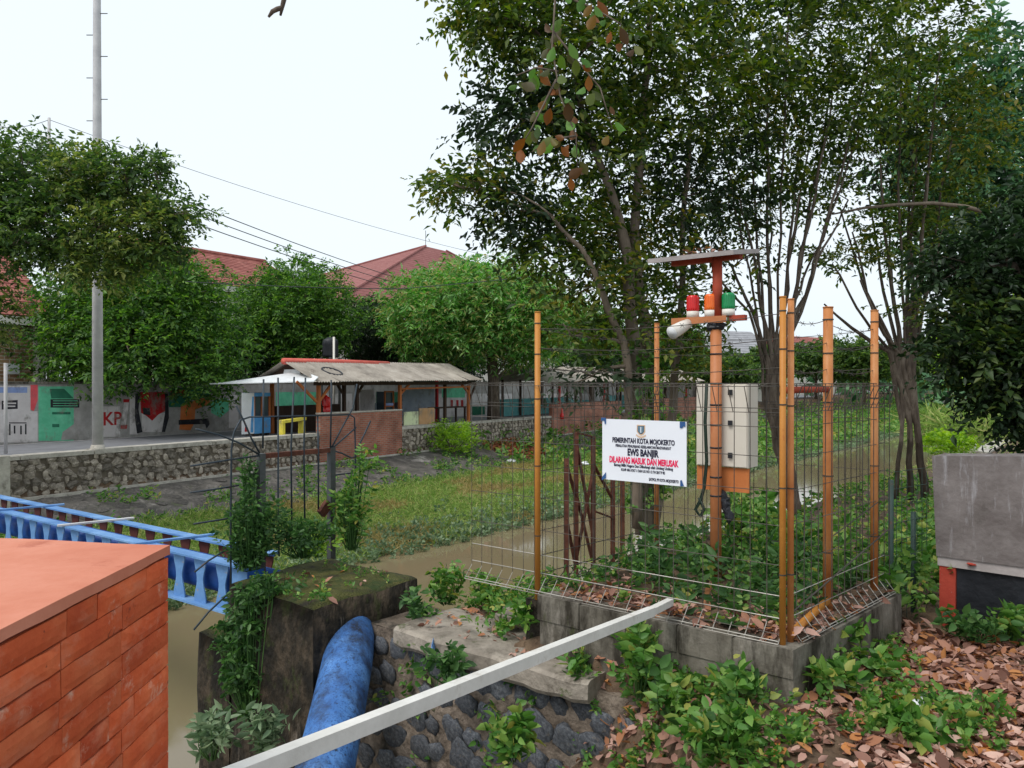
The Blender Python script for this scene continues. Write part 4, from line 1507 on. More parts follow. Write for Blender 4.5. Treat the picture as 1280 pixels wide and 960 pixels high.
# ------------------------------------------------------------------ warning sign on the fence
s0, s1 = P(757, 524, 5.19), P(862, 528, 4.80)
off = -Vv * .035
s0 = s0 + off
s1 = s1 + off
s0.z = s1.z = -.25
sx = (s1 - s0).normalized()
sw = (s1 - s0).length
sh = .405
sign = thing('warning_sign', 'white notice with dark and pink lettering hung on the wire fence', 'sign', s0 + sx * sw / 2 + Vector((0, 0, -sh)))
sn_ = sx.cross(Vector((0, 0, 1))).normalized()
if sn_.dot(Vector((0, 0, 0)) - s0) < 0: sn_ = -sn_
m_ = MB()
m_.prism([s0, s1, s1 - Vector((0, 0, sh)), s0 - Vector((0, 0, sh))], -sn_ * .006)
m_.build('board', M['sign_white'], sign)


def at_sign(fx, fy, lift=.002): return s0 + sx * sw * fx - Vector((0, 0, sh * fy)) + sn_ * lift


for tx, fy, size, mt, bold, wid, cx in (('PEMERINTAH KOTA MOJOKERTO', .375, .046, 'ink_dark', .0016, .74, .5), ('PERALATAN PENUNJANG KESELAMATAN MASYARAKAT', .447, .025, 'ink_dark', .0007, .66, .5),
                               ('EWS BANJIR', .575, .062, 'ink_dark', .0026, .37, .5), ('DILARANG MASUK DAN MERUSAK', .705, .056, 'ink_pink', .0022, .82, .5),
                               ('Barang Milik Negara Dan Dilindungi oleh Undang Undang', .765, .026, 'ink_dark', .0007, .70, .5),
                               ('KUHP 406 AYAT 1 DAN UU NO 12 TH 2017 P 85', .835, .024, 'ink_dark', .0007, .52, .5), ('SATPOL PP KOTA MOJOKERTO', .955, .026, 'ink_dark', .0007, .34, .745)):
    me = text_mesh(tx, size, bold, 1.0)
    me.materials.clear()
    me.materials.append(M[mt])
    xs_ = [v.co.x for v in me.vertices]
    k = wid * sw / (max(xs_) - min(xs_))
    for v in me.vertices: v.co.x *= k
    ro = Matrix((sx, Vector((0, 0, 1)), sn_)).transposed()
    put('lettering', me, sign, at_sign(cx, fy), ro)


def on_sign(pts, mt, name, lift):
    m_ = MB()
    m_.prism([at_sign(a, b_, lift) for a, b_ in pts], -sn_ * .0012)
    return m_.build(name, M[mt], sign)


on_sign([(.43, .075), (.53, .075), (.53, .19), (.505, .235), (.48, .25), (.455, .235), (.43, .19)], 'ink_tan', 'emblem', .0016)
on_sign([(.44, .09), (.52, .09), (.52, .18), (.5, .215), (.48, .228), (.46, .215), (.44, .18)], 'ink_grey', 'emblem', .0024)
on_sign([(.447, .1), (.513, .1), (.513, .175), (.496, .205), (.48, .215), (.464, .205), (.447, .175)], 'ink_blue', 'emblem', .0032)
on_sign([(.475, .11), (.485, .11), (.485, .2), (.475, .2)], 'sign_white', 'emblem', .004)
on_sign([(.425, .225), (.445, .245), (.48, .262), (.515, .245), (.535, .225), (.54, .25), (.515, .275), (.48, .29), (.445, .275), (.42, .25)], 'ink_tan', 'emblem', .002)
for pts in ([(-.01, -.02), (.05, -.02), (.05, .085), (.035, .085), (.03, .03), (-.01, .03)], [(.93, .0), (.99, .0), (.99, .08), (.97, .07), (.955, .1), (.93, .1)],
            [(.0, .97), (.05, .88), (.05, .98), (.0, 1.02)], [(.935, .91), (.95, .9), (.975, .99), (.935, 1.0)]):
    on_sign(pts, 'clip_blue', 'corner_clip', .005)

# ------------------------------------------------------------------ warning mast
MX, MY = 1.527, 5.75
mast = thing('warning_mast', 'orange flood warning mast with three beacons, solar panel and cream control box', 'mast', (MX, MY, -1.55))
m_ = MB()
m_.tube([(MX, MY, -1.7), (MX, MY, .46)], .042, 16)
m_.build('pole', M['mast_orange'], mast, True)
for z in (-.18, -.33, -.02, .2, -.5, -.72, -.86):
    m_ = MB()
    m_.tube([(MX, MY, z), (MX, MY, z + .012)], .0445, 16)
    m_.build('clamp', M['black_plastic'], mast, True)
m_ = MB()
m_.tube([(MX + .01, MY, .46), (MX + .01, MY, .93)], .036, 14)
m_.build('upper_pole', M['mast_red'], mast, True)
Ut = Vector((U.x, U.y, 0)).normalized()
Vt = Vector((-Ut.y, Ut.x, 0))
if Vt.y < 0: Vt = -Vt
RU = Matrix((Ut, Vt, Vector((0, 0, 1)))).transposed()
mc = Vector((MX, MY, 0))
m_ = MB()
m_.box(mc + Ut * .12 + Vt * -.05 + Vector((0, 0, .462)), (.44, .006, .05), RU)
m_.box(mc + Ut * .12 + Vt * .02 + Vector((0, 0, .484)), (.44, .14, .005), RU)
sh_ = m_.build('shelf', M['mast_orange'], mast)
m_ = MB()
m_.box(mc + Ut * -.17 + Vt * -.0 + Vector((0, 0, .468)), (.12, .05, .04), RU)
m_.build('bracket', M['mast_red'], mast)
for k, (uu, mt) in enumerate(((866, 'lamp_red'), (888.5, 'lamp_amber'), (910.5, 'lamp_green'))):
    # place on the shelf line at this bearing
    kx = (uu - 640) / FPX
    o0 = mc + Vt * -.002
    a_ = (kx * o0.y - o0.x) / (Ut.x - kx * Ut.y)
    c = o0 + Ut * a_
    m_ = MB()
    m_.tube([(c.x, c.y, .488), (c.x, c.y, .535)], .047, 18)
    bs = m_.build('beacon_base', M['white_plastic'], mast, True)
    m_ = MB()
    prof = [(.536, .045), (.56, .046), (.62, .045), (.648, .043), (.656, .036)]
    m_.tube([(c.x, c.y, z) for z, r_ in prof], [r_ for z, r_ in prof], 20)
    m_.build('beacon', M[mt], mast, True)
    m_ = MB()
    for j in range(20):
        an = j * math.pi / 10
        m_.box((c.x + .0455 * math.cos(an), c.y + .0455 * math.sin(an), .592), (.004, .004, .1))
    m_.build('lens_ribs', M[mt], bs)
# solar panel on a tilted frame
tilt = Matrix.Rotation(math.radians(8), 3, Ut)
RS = (Matrix.Rotation(math.radians(8.5), 3, 'X'))
Xs, Ys = Ut, (Vt * math.cos(R(8.5)) + Vector((0, 0, 1)) * math.sin(R(8.5)))
Zs = Xs.cross(Ys)
if Zs.z < 0: Zs = -Zs
RP = Matrix((Xs, Ys, Zs)).transposed()
pc = mc + Ut * .155 + Vt * .12 + Vector((0, 0, .97))
m_ = MB()
m_.box(pc, (.67, .5, .02), RP)
sp_ = m_.build('solar_panel', M['house_grey'], mast)
for sgn in (-1, 1):
    m_ = MB()
    m_.box(pc + Ys * .252 * sgn, (.69, .012, .034), RP)
    m_.build('panel_edge', M['band_grey'], sp_)
    m_ = MB()
    m_.box(pc + Xs * .341 * sgn, (.012, .49, .033), RP)
    m_.build('panel_edge', M['band_grey'], sp_)
for k in range(6):
    for j in range(3):
        m_ = MB()
        m_.box(pc + Xs * (-.27 + .108 * k) + Ys * (-.16 + .16 * j) + Zs * .0115, (.102, .152, .003), RP)
        m_.build('cell', M['black_panel'], sp_)
m_ = MB()
m_.beam(pc - Xs * .3 - Zs * .03, pc + Xs * .26 - Zs * .035, .06, .04)
m_.build('panel_rail', M['mast_red'], mast)
m_ = MB()
m_.beam(mc + Vector((0, 0, .78)), pc + Ys * .18 - Zs * .02, .04, .03)
m_.build('panel_rail', M['mast_red'], mast)
O, D = in_ellipsoid(pc + Zs * .02 - Xs * .05, (.28, .2, .004), 14, .5)
foliage('fallen_leaves', [sprays(O, rng.normal(size=(14, 3)) * np.array([1, 1, .1]), 2, .05, .07, .035, .05)], M['litter'], mast)
# floodlight
m_ = MB()
c0, c1 = P(861, 404, 5.85), P(840, 416, 5.75)
m_.tube([c0, c0.lerp(c1, .35), c1], [.035, .045, .052], 14)
fl = m_.build('floodlight', M['white_plastic'], mast, True)
m_ = MB()
m_.tube([c1, c1 + (c1 - c0).normalized() * .004], .047, 14)
m_.build('lens', M['sheet_white'], fl, True)
m_ = MB()
m_.tube([c0, mc + Ut * .2 + Vector((0, 0, .46))], .012, 6)
m_.build('floodlight_arm', M['steel_grey'], mast)
# control box on its mounting board, behind the pole
bc = mc + Vt * .16 + Ut * -.02
bw_, bd_ = .405, .2
m_ = MB()
m_.box(bc + Vt * .0 + Vector((0, 0, -.33)), (bw_, bd_, .62), RU)
cbx = m_.build('control_box', M['box_cream'], mast)
m_ = MB()
m_.box(bc - Vt * (bd_ / 2 + .006) + Vector((0, 0, -.33)), (bw_ - .012, .012, .606), RU)
dr_ = m_.build('box_door', M['box_cream'], cbx)
for z in (-.08, -.31, -.55):
    m_ = MB()
    m_.box(bc - Vt * (bd_ / 2 + .02) + Ut * -.075 + Vector((0, 0, z)), (.03, .02, .04), RU)
    m_.build('latch', M['black_plastic'], cbx)
m_ = MB()
m_.box(bc - Vt * .08 + Ut * .0 + Vector((0, 0, -.735)), (.41, .014, .18), RU)
m_.build('mounting_board', M['board_orange'], mast)
m_ = MB()
q = mc - Vt * .03 + Ut * .055
pts = [q + Vector((0, 0, -.02)), q + Ut * .012 + Vector((0, 0, -.3)), q + Vector((0, 0, -.6)), q + Ut * .02 + Vector((0, 0, -.8)), q + Ut * .05 + Vector((0, 0, -.9)),
       q + Ut * .09 + Vector((0, 0, -.97)), q + Ut * .05 + Vector((0, 0, -1.02)), q + Ut * .02 + Vector((0, 0, -.96)), q + Ut * .06 + Vector((0, 0, -.88))]
m_.tube(pts, .008, 6)
m_.tube([p_ + Ut * .016 + Vt * .01 for p_ in pts], .007, 6)
m_.build('cable', M['cable_green'], mast, True)
m_ = MB()
for k in range(5):
    m_.blob(mc - Ut * (.04 + .012 * k) + Vt * .03 + Vector((0, 0, -.86 - .035 * k)), (.035, .03, .05), seed=k, rough=.6)
m_.build('cable_bundle', M['black_plastic'], mast)
m_ = MB()
for k in range(3):
    m_.blob(mc + Ut * (.03 - .03 * k) - Vt * .01 + Vector((0, 0, .415)), (.05, .045, .035), seed=k + 9, rough=.6)
m_.build('cable_coil', M['black_plastic'], mast)

# ------------------------------------------------------------------ rusty frame beyond the enclosure
rf = thing('rusty_frame', 'rusty angle-iron gate frame with cross braces at the canal edge', 'metal frame', P(725, 700, 7.7))
posts_ = []
for u, vt, vb, d in ((708, 573, 712, 7.6), (720, 541, 700, 7.75), (741.5, 546, 692, 7.9), (766, 590, 690, 8.2), (778, 592, 690, 8.4)):
    a, b = P(u, vt, d), P(u, vb, d)
    b.z = -1.95
    posts_.append((a, b))
    m_ = MB()
    m_.beam(b, a, .05, .012, up=(0, 1, 0))
    m_.beam(b + Vector((.02, .02, 0)), a + Vector((.02, .02, 0)), .012, .05, up=(0, 1, 0))
    m_.build('post', M['rust'], rf)
for (i, fi), (j, fj) in (((0, .05), (1, .45)), ((1, .9), (2, .25)), ((1, .05), (2, .75)), ((1, .42), (2, .95)), ((0, .5), (1, .95)), ((2, .2), (3, .3)), ((2, .55), (3, .5)), ((1, .0), (2, .0))):
    a = posts_[i][0].lerp(posts_[i][1], fi)
    b = posts_[j][0].lerp(posts_[j][1], fj)
    m_ = MB()
    m_.beam(a, b, .035, .014)
    m_.build('brace', M['rust'], rf)

# ------------------------------------------------------------------ retaining wall with embedded stones, coping slab, chunks
rw = thing('retaining_wall', 'battered retaining wall of dark rounded stones in pale mortar', 'retaining wall', S(4.2, 3.2, -4.4))
n0, n1 = 1.2, 5.0


def W(n, z, out=0.0):                  # point on the battered face
    return S(4.24 - .22 * (-2.05 - z) - out, n, z)


m_ = MB()
gn, gz = 26, 16
vs = []
for i in range(gn + 1):
    for j in range(gz + 1):
        n_ = n0 + (n1 - n0) * i / gn
        z = -4.4 + (2.38) * j / gz
        vs.append(W(n_, z, .03 * noise.noise(Vector((n_ * 4, z * 4, 1)))))
fs = [(i * (gz + 1) + j, (i + 1) * (gz + 1) + j, (i + 1) * (gz + 1) + j + 1, i * (gz + 1) + j + 1) for i in range(gn) for j in range(gz)]
m_.add(vs, fs)
tv = [W(n0 + (n1 - n0) * i / gn, -2.02) for i in range(gn + 1)]
bv = [S(4.9, n0 + (n1 - n0) * i / gn, -2.02) for i in range(gn + 1)]
m_.add(tv + bv, [(i, i + 1, gn + 2 + i, gn + 1 + i) for i in range(gn)])
m_.build('mortar_face', M['mortar'], rw, True)
dstone = [MB().blob((0, 0, 0), (.5, .5, .5), seed=40 + k, rough=.55, nu=10, nv=7).mesh('stone', M['stone_dark'], (0, 0, 0), True) for k in range(10)]
nd = (W(3, -3) - W(3, -2.5)).normalized()
nx_ = S(0, 1) - S(0, 0)
RW = Matrix((nx_, nx_.cross(nd), nd)).transposed()
z, row = -2.19, 0
while z > -3.9:
    n_ = n0 + (.09 if row % 2 else 0)
    while n_ < n1:
        sc_ = random.uniform(.7, 1.2)
        if random.random() < .94:
            ro = RW @ Matrix.Rotation(random.uniform(-.5, .5), 3, 'Y')
            put('stone', random.choice(dstone), rw, W(n_ + random.uniform(-.025, .025), z + random.uniform(-.03, .03), -.002), ro, (.222 * sc_, .08, .23 * sc_ * random.uniform(.85, 1.15)))
        n_ += .19 * sc_ + random.uniform(.01, .04)
    z -= .195
    row += 1

cap = MB()
edge = []
kk = 18
for i in range(kk + 1):
    n_ = 4.52 - (4.52 - 2.72) * i / kk
    edge.append(4.09 + .02 * noise.noise(Vector((n_ * 5, 2, 0))) + (.05 if i == kk else 0))
vs, fs = [], []
for i in range(kk + 1):
    n_ = 4.52 - (4.52 - 2.72) * i / kk
    s_ = edge[i]
    zt = -1.93 + .012 * noise.noise(Vector((n_ * 3, 5, 0)))
    bot = -2.08 + .03 * noise.noise(Vector((n_ * 6, 9, 0)))
    vs += [S(s_ + .02, n_, bot), S(s_, n_, bot + .03), S(s_ + .003, n_, zt - .02), S(s_ + .03, n_, zt), S(s_ + .25, n_, zt + .005), S(4.8, n_, zt - .01)]
for i in range(kk):
    for j in range(5): fs.append((i * 6 + j, (i + 1) * 6 + j, (i + 1) * 6 + j + 1, i * 6 + j + 1))
fs += [tuple(range(6)), tuple(kk * 6 + j for j in range(6))]
cap.add(vs, fs)
cs = tag(cap.build('coping_slab', M['cap_grey'], smooth=False), 'pale broken concrete coping slab on top of the dark stone wall', 'concrete slab')
m_ = MB()
q0 = S(4.079, 4.06, -1.985)
m_.blob(q0, (.1, .012, .045), seed=3, rough=.9, nu=9, nv=6, rot=Matrix.Rotation(R(-39 - 51 + 180), 3, 'Z'))
m_.build('paint_stain', M['blue_paint'], cs)
for i, (u, v, z, rx, lab) in enumerate(((770, 858, -2.1, .16, 'dark rough boulder beside the broken end of the coping slab'), (722, 828, -2.0, .13, 'pale concrete lump at the broken end of the coping slab'),
                                (735, 900, -2.3, .13, 'dark rock lodged below the coping slab'), (640, 770, -1.83, .16, 'flat pale concrete scrap among weeds left of the plinth'), (745, 830, -1.96, .14, 'cracked concrete chunk against the plinth foot'))):
    c = G(u, v, z)
    m_ = MB()
    m_.blob(c, (rx, rx * .8, rx * .5), seed=70 + i, rough=.8, nu=8, nv=5)
    tag(m_.build('rock', M['stone_dark'] if 'dark' in lab else M['cap_grey']), lab, 'rock')

# ------------------------------------------------------------------ pier block, footing
pier = thing('concrete_pier', 'mossy dark concrete pier block that the blue pipe passes through', 'pier', S(4.25, 5.6, -4.4))
a_s, b_s, a_n, b_n, zt = 3.66, 4.82, 4.96, 6.22, -1.75


def rough_box(name, mt, mtop, s0_, s1_, n0_, n1_, z0, z1, parent, div=12, amp=.035, rnd=.06):
    m_ = MB()
    cx, cy, cz = (s0_ + s1_) / 2, (n0_ + n1_) / 2, (z0 + z1) / 2
    hx, hy, hz = (s1_ - s0_) / 2, (n1_ - n0_) / 2, (z1 - z0) / 2
    key = {}

    def vert(p):
        k = tuple(round(c, 4) for c in p)
        if k not in key:
            q = Vector(p)
            # round the arrises
            inner = Vector((max(-hx + rnd, min(hx - rnd, q.x)), max(-hy + rnd, min(hy - rnd, q.y)), max(-hz, min(hz - rnd, q.z))))
            d_ = q - inner
            if d_.length > 1e-6: q = inner + d_.normalized() * min(d_.length, rnd)
            nn = noise.noise(q * 2.2 + Vector((7, 1, 3))) * amp + noise.noise(q * 7) * amp * .35
            q += q.normalized() * nn
            w_ = S(cx + q.x, cy + q.y, cz + q.z)
            key[k] = len(m_.v)
            m_.v.append(w_)
        return key[k]
    for ax in range(3):
        for sg in (-1, 1):
            if ax == 2 and sg == -1: continue
            o1, o2 = [i for i in range(3) if i != ax]
            h = (hx, hy, hz)
            for i in range(div):
                for j in range(div):
                    q = []
                    for di, dj in ((0, 0), (1, 0), (1, 1), (0, 1)):
                        p = [0, 0, 0]
                        p[ax] = sg * h[ax]
                        p[o1] = h[o1] * (-1 + 2 * (i + di) / div)
                        p[o2] = h[o2] * (-1 + 2 * (j + dj) / div)
                        q.append(vert(p))
                    m_.f.append(q)
                    m_.m.append(1 if ax == 2 else 0)
    return m_.build(name, [M[mt], M[mtop]], parent, True)


rough_box('block', 'concrete_moss', 'moss_top', a_s, b_s, a_n, b_n, -4.4, zt, pier)
rough_box('footing', 'concrete_moss', 'moss_top', 3.62, 4.5, 6.1, 6.64, -4.4, -2.27, pier, 8)

wp = thing('water_pipe', 'thick blue water pipe with dark worn patches sloping out of the pier', 'pipe', (-1.27, 5.5, -2.6))
m_ = MB()
ctr = [(-1.62, 6.86, -2.0), (-1.5, 6.7, -2.01), (-1.40, 6.53, -2.045), (-1.335, 6.35, -2.12), (-1.305, 6.1, -2.215), (-1.285, 5.8, -2.325), (-1.268, 5.5, -2.445), (-1.255, 5.2, -2.565), (-1.235, 4.7, -2.765), (-1.2, 3.9, -3.085), (-1.17, 3.2, -3.365)]
fine = []
for i in range(len(ctr) - 1):
    for k in range(3): fine.append(Vector(ctr[i]).lerp(Vector(ctr[i + 1]), k / 3))
fine.append(Vector(ctr[-1]))
for _ in range(2): fine = [fine[0]] + [(fine[i - 1] + fine[i] * 2 + fine[i + 1]) / 4 for i in range(1, len(fine) - 1)] + [fine[-1]]
m_.tube(fine, .198, 28)
m_.build('pipe', M['pipe_blue'], wp, True)

# ------------------------------------------------------------------ blue pipe bridge
BD = Vector((-.812, .583, 0)).normalized()
BS = Vector((BD.y, -BD.x, 0))
if BS.y < 0: BS = -BS
B0 = P(307, 707, 7.0)
ZT = -1.68
bridge = thing('pipe_bridge', 'light blue steel pipe bridge with openwork girders crossing the canal', 'bridge', (B0.x, B0.y, ZT - .46))


def Bp(t, w, z): return Vector((B0.x, B0.y, 0)) + BD * t + BS * w + Vector((0, 0, z))


# hourglass web post, one shared mesh
prof = [(.0, .098), (.05, .094), (.1, .078), (.15, .06), (.19, .052), (.23, .052), (.27, .06), (.32, .078), (.37, .094), (.42, .098)]
out = [(-w_, z) for z, w_ in prof] + [(w_, z) for z, w_ in reversed(prof)]
web = MB()
web.prism([Vector((x, -.006, z)) for x, z in out], (0, .012, 0))
web_blue = web.mesh('web_post', M['blue_paint'], (0, 0, 0))
web_rust = web.mesh('web_post', M['blue_rust'], (0, 0, 0))
RB = Matrix((BD, Vector((0, 0, 1)).cross(BD), Vector((0, 0, 1)))).transposed()
LB = 14.5
for w_, me, flm in ((0, web_blue, 'blue_paint'), (.5, web_rust, 'blue_paint')):
    m_ = MB()
    e0 = -.1 if w_ == 0 else .25
    m_.beam(Bp(e0, w_, ZT - .01), Bp(LB, w_, ZT - .01), .13, .018)
    m_.beam(Bp(e0, w_, ZT - .03), Bp(LB, w_, ZT - .03), .014, .022)
    g_ = m_.build('girder', M[flm], bridge)
    m_ = MB()
    m_.beam(Bp(e0, w_, ZT - .46), Bp(LB, w_, ZT - .46), .13, .018)
    m_.build('bottom_flange', M[flm], g_)
    for k in range(int(LB / .36)):
        put('web_post', me, g_, Bp(.36 + .36 * k, w_, ZT - .45), RB)
m_ = MB()
m_.prism([Bp(-.12, -.008, ZT - .45), Bp(.2, -.008, ZT - .45), Bp(.2, .008, ZT - .45), Bp(-.12, .008, ZT - .45)], (0, 0, .41))
m_.build('end_plate', M['blue_paint'], bridge)
m_ = MB()
m_.prism([Bp(-.13, -.07, ZT - .455), Bp(-.118, -.07, ZT - .455), Bp(-.118, .1, ZT - .455), Bp(-.13, .1, ZT - .455)], (0, 0, .43))
m_.build('end_plate', M['blue_deep'], bridge)
m_ = MB()
m_.tube([Bp(-.6, .25, ZT - .24), Bp(LB, .25, ZT - .24)], .165, 20)
m_.build('pipe', M['blue_deep'], bridge, True)
for k, t in enumerate((1.6, 3.3, 5.1, 7.2, 9.4)):
    m_ = MB()
    m_.beam(Bp(t + .1, -.12, ZT + .012), Bp(t - .12, .66, ZT + .012), .06, .02)
    m_.build('crossbar', M['pole' if k % 2 else 'blue_paint'], bridge)

# ------------------------------------------------------------------ anti-climb rod frame on the pier
fr = thing('spike_frame', 'dark steel guard frame with fanned spikes on top of the mossy pier', 'guard frame', S(4.2, 6.1, -1.78))
fa, fb = P(326, 700, 7.1), P(414, 690, 7.77)
fa.z = fb.z = 0
ta_, tb_z = -.67, -.66
for q in (fa, fb):
    m_ = MB()
    m_.box((q.x, q.y, -1.23), (.062, .062, 1.13), Matrix.Rotation(R(-39), 3, 'Z'))
    m_.build('post', M['steel_grey'], fr)
fd = (fb - fa).normalized()
m_ = MB()
m_.beam(fa - fd * .03 + Vector((0, 0, ta_ - .02)), fb + fd * .03 + Vector((0, 0, ta_ - .02)), .05, .045)
m_.build('top_bar', M['rust'], fr)


def fp(u, v, back=0.0):                # point in the plane of the guard frame at this bearing
    kx = (u - 640) / FPX
    a_ = (kx * fa.y - fa.x) / (fd.x - kx * fd.y)
    q = fa + fd * a_
    return Vector((q.x, q.y, (HZ - v) / FPX * q.y)) + Vector((0, -.035, 0))


rods = [[(290, 760), (290, 640), (291, 562), (294, 540), (302, 525), (314, 521)], [(314, 521), (370, 520), (438, 518)], [(438, 518), (444, 522), (445, 560), (446, 640)],
        [(331, 474), (330, 560)], [(349, 472), (349, 640), (350, 694)], [(369, 471), (365, 560), (366, 660)], [(383, 472), (381, 560), (382, 650)], [(415, 475), (415, 510), (414, 560)], [(398, 520), (399, 565), (399, 636)],
        [(326, 566), (316, 548), (306, 525), (297, 507)], [(326, 568), (300, 553), (275, 543), (247, 536)], [(414, 562), (428, 535), (442, 510), (447, 480)], [(414, 562), (430, 548), (446, 534)], [(445, 566), (455, 545), (464, 526)],
        [(414, 562), (428, 566), (440, 572), (446, 570)], [(326, 569), (290, 574), (240, 582)], [(300, 606), (270, 611), (240, 615)], [(302, 645), (270, 650), (244, 654)], [(414, 594), (430, 592), (446, 590)],
        [(416, 622), (430, 624), (440, 636), (452, 640)], [(245, 714), (262, 700), (285, 686)], [(244, 786), (262, 764), (290, 738)]]
for rd in rods:
    m_ = MB()
    m_.tube([fp(u, v) for u, v in rd], .0085, 6)
    m_.build('rod', M['rod'], fr, True)
m_ = MB()
m_.beam(fp(402, 642), fp(412, 628), .05, .09)
m_.build('hinge_plate', M['rust'], fr)
m_ = MB()
q = fp(336, 661)
m_.blob(q + Vector((0, .1, 0)), (.035, .03, .03), seed=5, rough=.6)
tag(m_.build('plastic_scrap', M['lamp_red']), 'small red plastic scrap caught in the plants on the pier', 'scrap')

# ------------------------------------------------------------------ brick pillar, lower left
PA = Vector((-.819, 1.82, 0))
PBk = Vector((-.478, .083, 0)).normalized()          # along the back edge
PFr = Vector((.014, -1, 0)).normalized()             # along the visible face, towards the camera
ztop = -.3887
pil = thing('brick_pillar', 'orange-red brick pillar with smooth plastered top in the lower left corner', 'brick pillar', (-1.4, 1.4, -1.8))


def Q(f, bk, z): return PA + PFr * f + PBk * bk + Vector((0, 0, z))


m_ = MB()
m_.prism([Q(.004, .004, -1.8), Q(1.1, .004, -1.8), Q(1.1, 1.3, -1.8), Q(.004, 1.3, -1.8)], (0, 0, 1.8 + ztop - .022))
m_.build('core', M['pillar_joint'], pil)
# plastered top with a slightly wavy edge
gx, gy = 24, 18
vs, fs = [], []
for i in range(gx + 1):
    for j in range(gy + 1):
        f, bk = -.006 + 1.11 * i / gx, -.006 + 1.31 * j / gy
        e = .0015 * noise.noise(Vector((f * 9, bk * 9, 0)))
        vs.append(Q(f, bk + (e if j == 0 else 0), ztop + .003 * noise.noise(Vector((f * 4, bk * 4, 2)))))
fs = [(i * (gy + 1) + j, (i + 1) * (gy + 1) + j, (i + 1) * (gy + 1) + j + 1, i * (gy + 1) + j + 1) for i in range(gx) for j in range(gy)]
tp = MB()
tp.add(vs, fs)
n_t = len(vs)
rim = [i * (gy + 1) for i in range(gx + 1)]
low = [Vector(vs[k]) + Vector((0, 0, -.022 - .003 * noise.noise(Vector(vs[k]) * 9))) for k in rim]
rimb = [j for j in range(gy + 1)]
lowb = [Vector(vs[k]) + Vector((0, 0, -.024)) for k in rimb]
tp.add([vs[k] for k in rim] + low, [(i + 1, i, gx + 1 + i, gx + 2 + i) for i in range(gx)])
tp.add([vs[k] for k in rimb] + lowb, [(i, i + 1, gy + 2 + i, gy + 1 + i) for i in range(gy)])
tp.build('plaster_top', M['pillar_top'], pil)
ch = .0515
row = 0
z = ztop - .026


def brick_mesh(ln, h, seed):
    """one worn brick: face subdivided and dented, edges uneven"""
    m_ = MB()
    r2 = random.Random(seed)
    off_ = Vector((r2.random() * 90, r2.random() * 90, 0))
    nxx, nzz = 6, 3
    vs = []
    for i in range(nxx + 1):
        for j in range(nzz + 1):
            x, zz = ln * i / nxx, h * j / nzz
            ed = (i in (0, nxx)) or (j in (0, nzz))
            w_ = noise.noise(Vector((x * 30, zz * 30, 0)) + off_)
            y = .006 + .0022 * w_ - (.003 if ed else 0)
            vs.append(Vector((x + (.0025 * w_ if i in (0, nxx) else 0), y, zz + (.0028 * noise.noise(Vector((x * 22, zz, 5)) + off_) if j in (0, nzz) else 0))))
    fs = [(i * (nzz + 1) + j, i * (nzz + 1) + j + 1, (i + 1) * (nzz + 1) + j + 1, (i + 1) * (nzz + 1) + j) for i in range(nxx) for j in range(nzz)]
    m_.add(vs, fs)
    ring = [i * (nzz + 1) for i in range(nxx + 1)] + [nxx * (nzz + 1) + j for j in range(1, nzz + 1)] + [i * (nzz + 1) + nzz for i in range(nxx - 1, -1, -1)] + [j for j in range(nzz - 1, 0, -1)]
    k = len(ring)
    m_.add([vs[a] for a in ring] + [Vector((vs[a].x, -.02, vs[a].z)) for a in ring], [(i, (i + 1) % k, k + (i + 1) % k, k + i) for i in range(k)])
    return m_.mesh('brick', M['pillar_brick'], (0, 0, 0), False)


outw = Vector((-PFr.y, PFr.x, 0))
if outw.x < 0: outw = -outw
RQ = Matrix((PFr, outw, Vector((0, 0, 1)))).transposed()
nb_ = 0
while z > -1.15:
    z -= ch
    f = .0
    first = random.choice((.105, .22, .17, .225)) if row else .11
    while f < 1.08:
        ln = first if f == 0 else random.choice((.215, .225, .22, .21, .23, .22, .105, .23))
        ln = min(ln, 1.1 - f)
        if ln > .02:
            put('brick', brick_mesh(ln - random.choice((.001, .002, .0035)), ch - random.choice((.0018, .003, .0045)), nb_), pil, Q(f, 0, z + .0015), RQ)
            nb_ += 1
        f += ln
    row += 1

# ------------------------------------------------------------------ white rail
ra, rb = P(838, 755, 4.86), P(322, 960, 2.12)
rdv = (rb - ra).normalized()
rail = thing('white_rail', 'long white painted steel bar slanting from the fence down to the lower left', 'rail', ra.lerp(rb, .5))
m_ = MB()
m_.beam(ra + rdv * .32, rb + rdv * 1.0, .045, .05)
m_.build('bar', M['rail_white'], rail)
m_ = MB()
m_.beam(ra + Vector((0, 0, .012)), ra + rdv * .319, .043, .042)
m_.build('bar_end', M['rail_white'], rail)
m_ = MB()
m_.beam(ra + rdv * -.01 + Vector((0, 0, -.016)), ra + rdv * .1 + Vector((0, 0, -.02)), .1, .006)
m_.build('end_flange', M['rust'], rail)
for k in (.12, .2, .5):
    m_ = MB()
    q = ra + rdv * k
    m_.blob(q + Vector((-.0, -.03, 0)), (.004, .004, .004), seed=1, rough=0)
    m_.build('bolt_hole', M['black_plastic'], rail)

# ------------------------------------------------------------------ concrete wall with black panel, right
cw = thing('concrete_wall', 'grey rendered wall end with red-edged black panel below at the right edge', 'wall', P(1230, 790, 5.75))
CW0 = P(1165, 570, 5.72)
CD = -U


def C(k, z, back=0.0): return Vector((CW0.x, CW0.y, z)) + CD * k + Vv * back


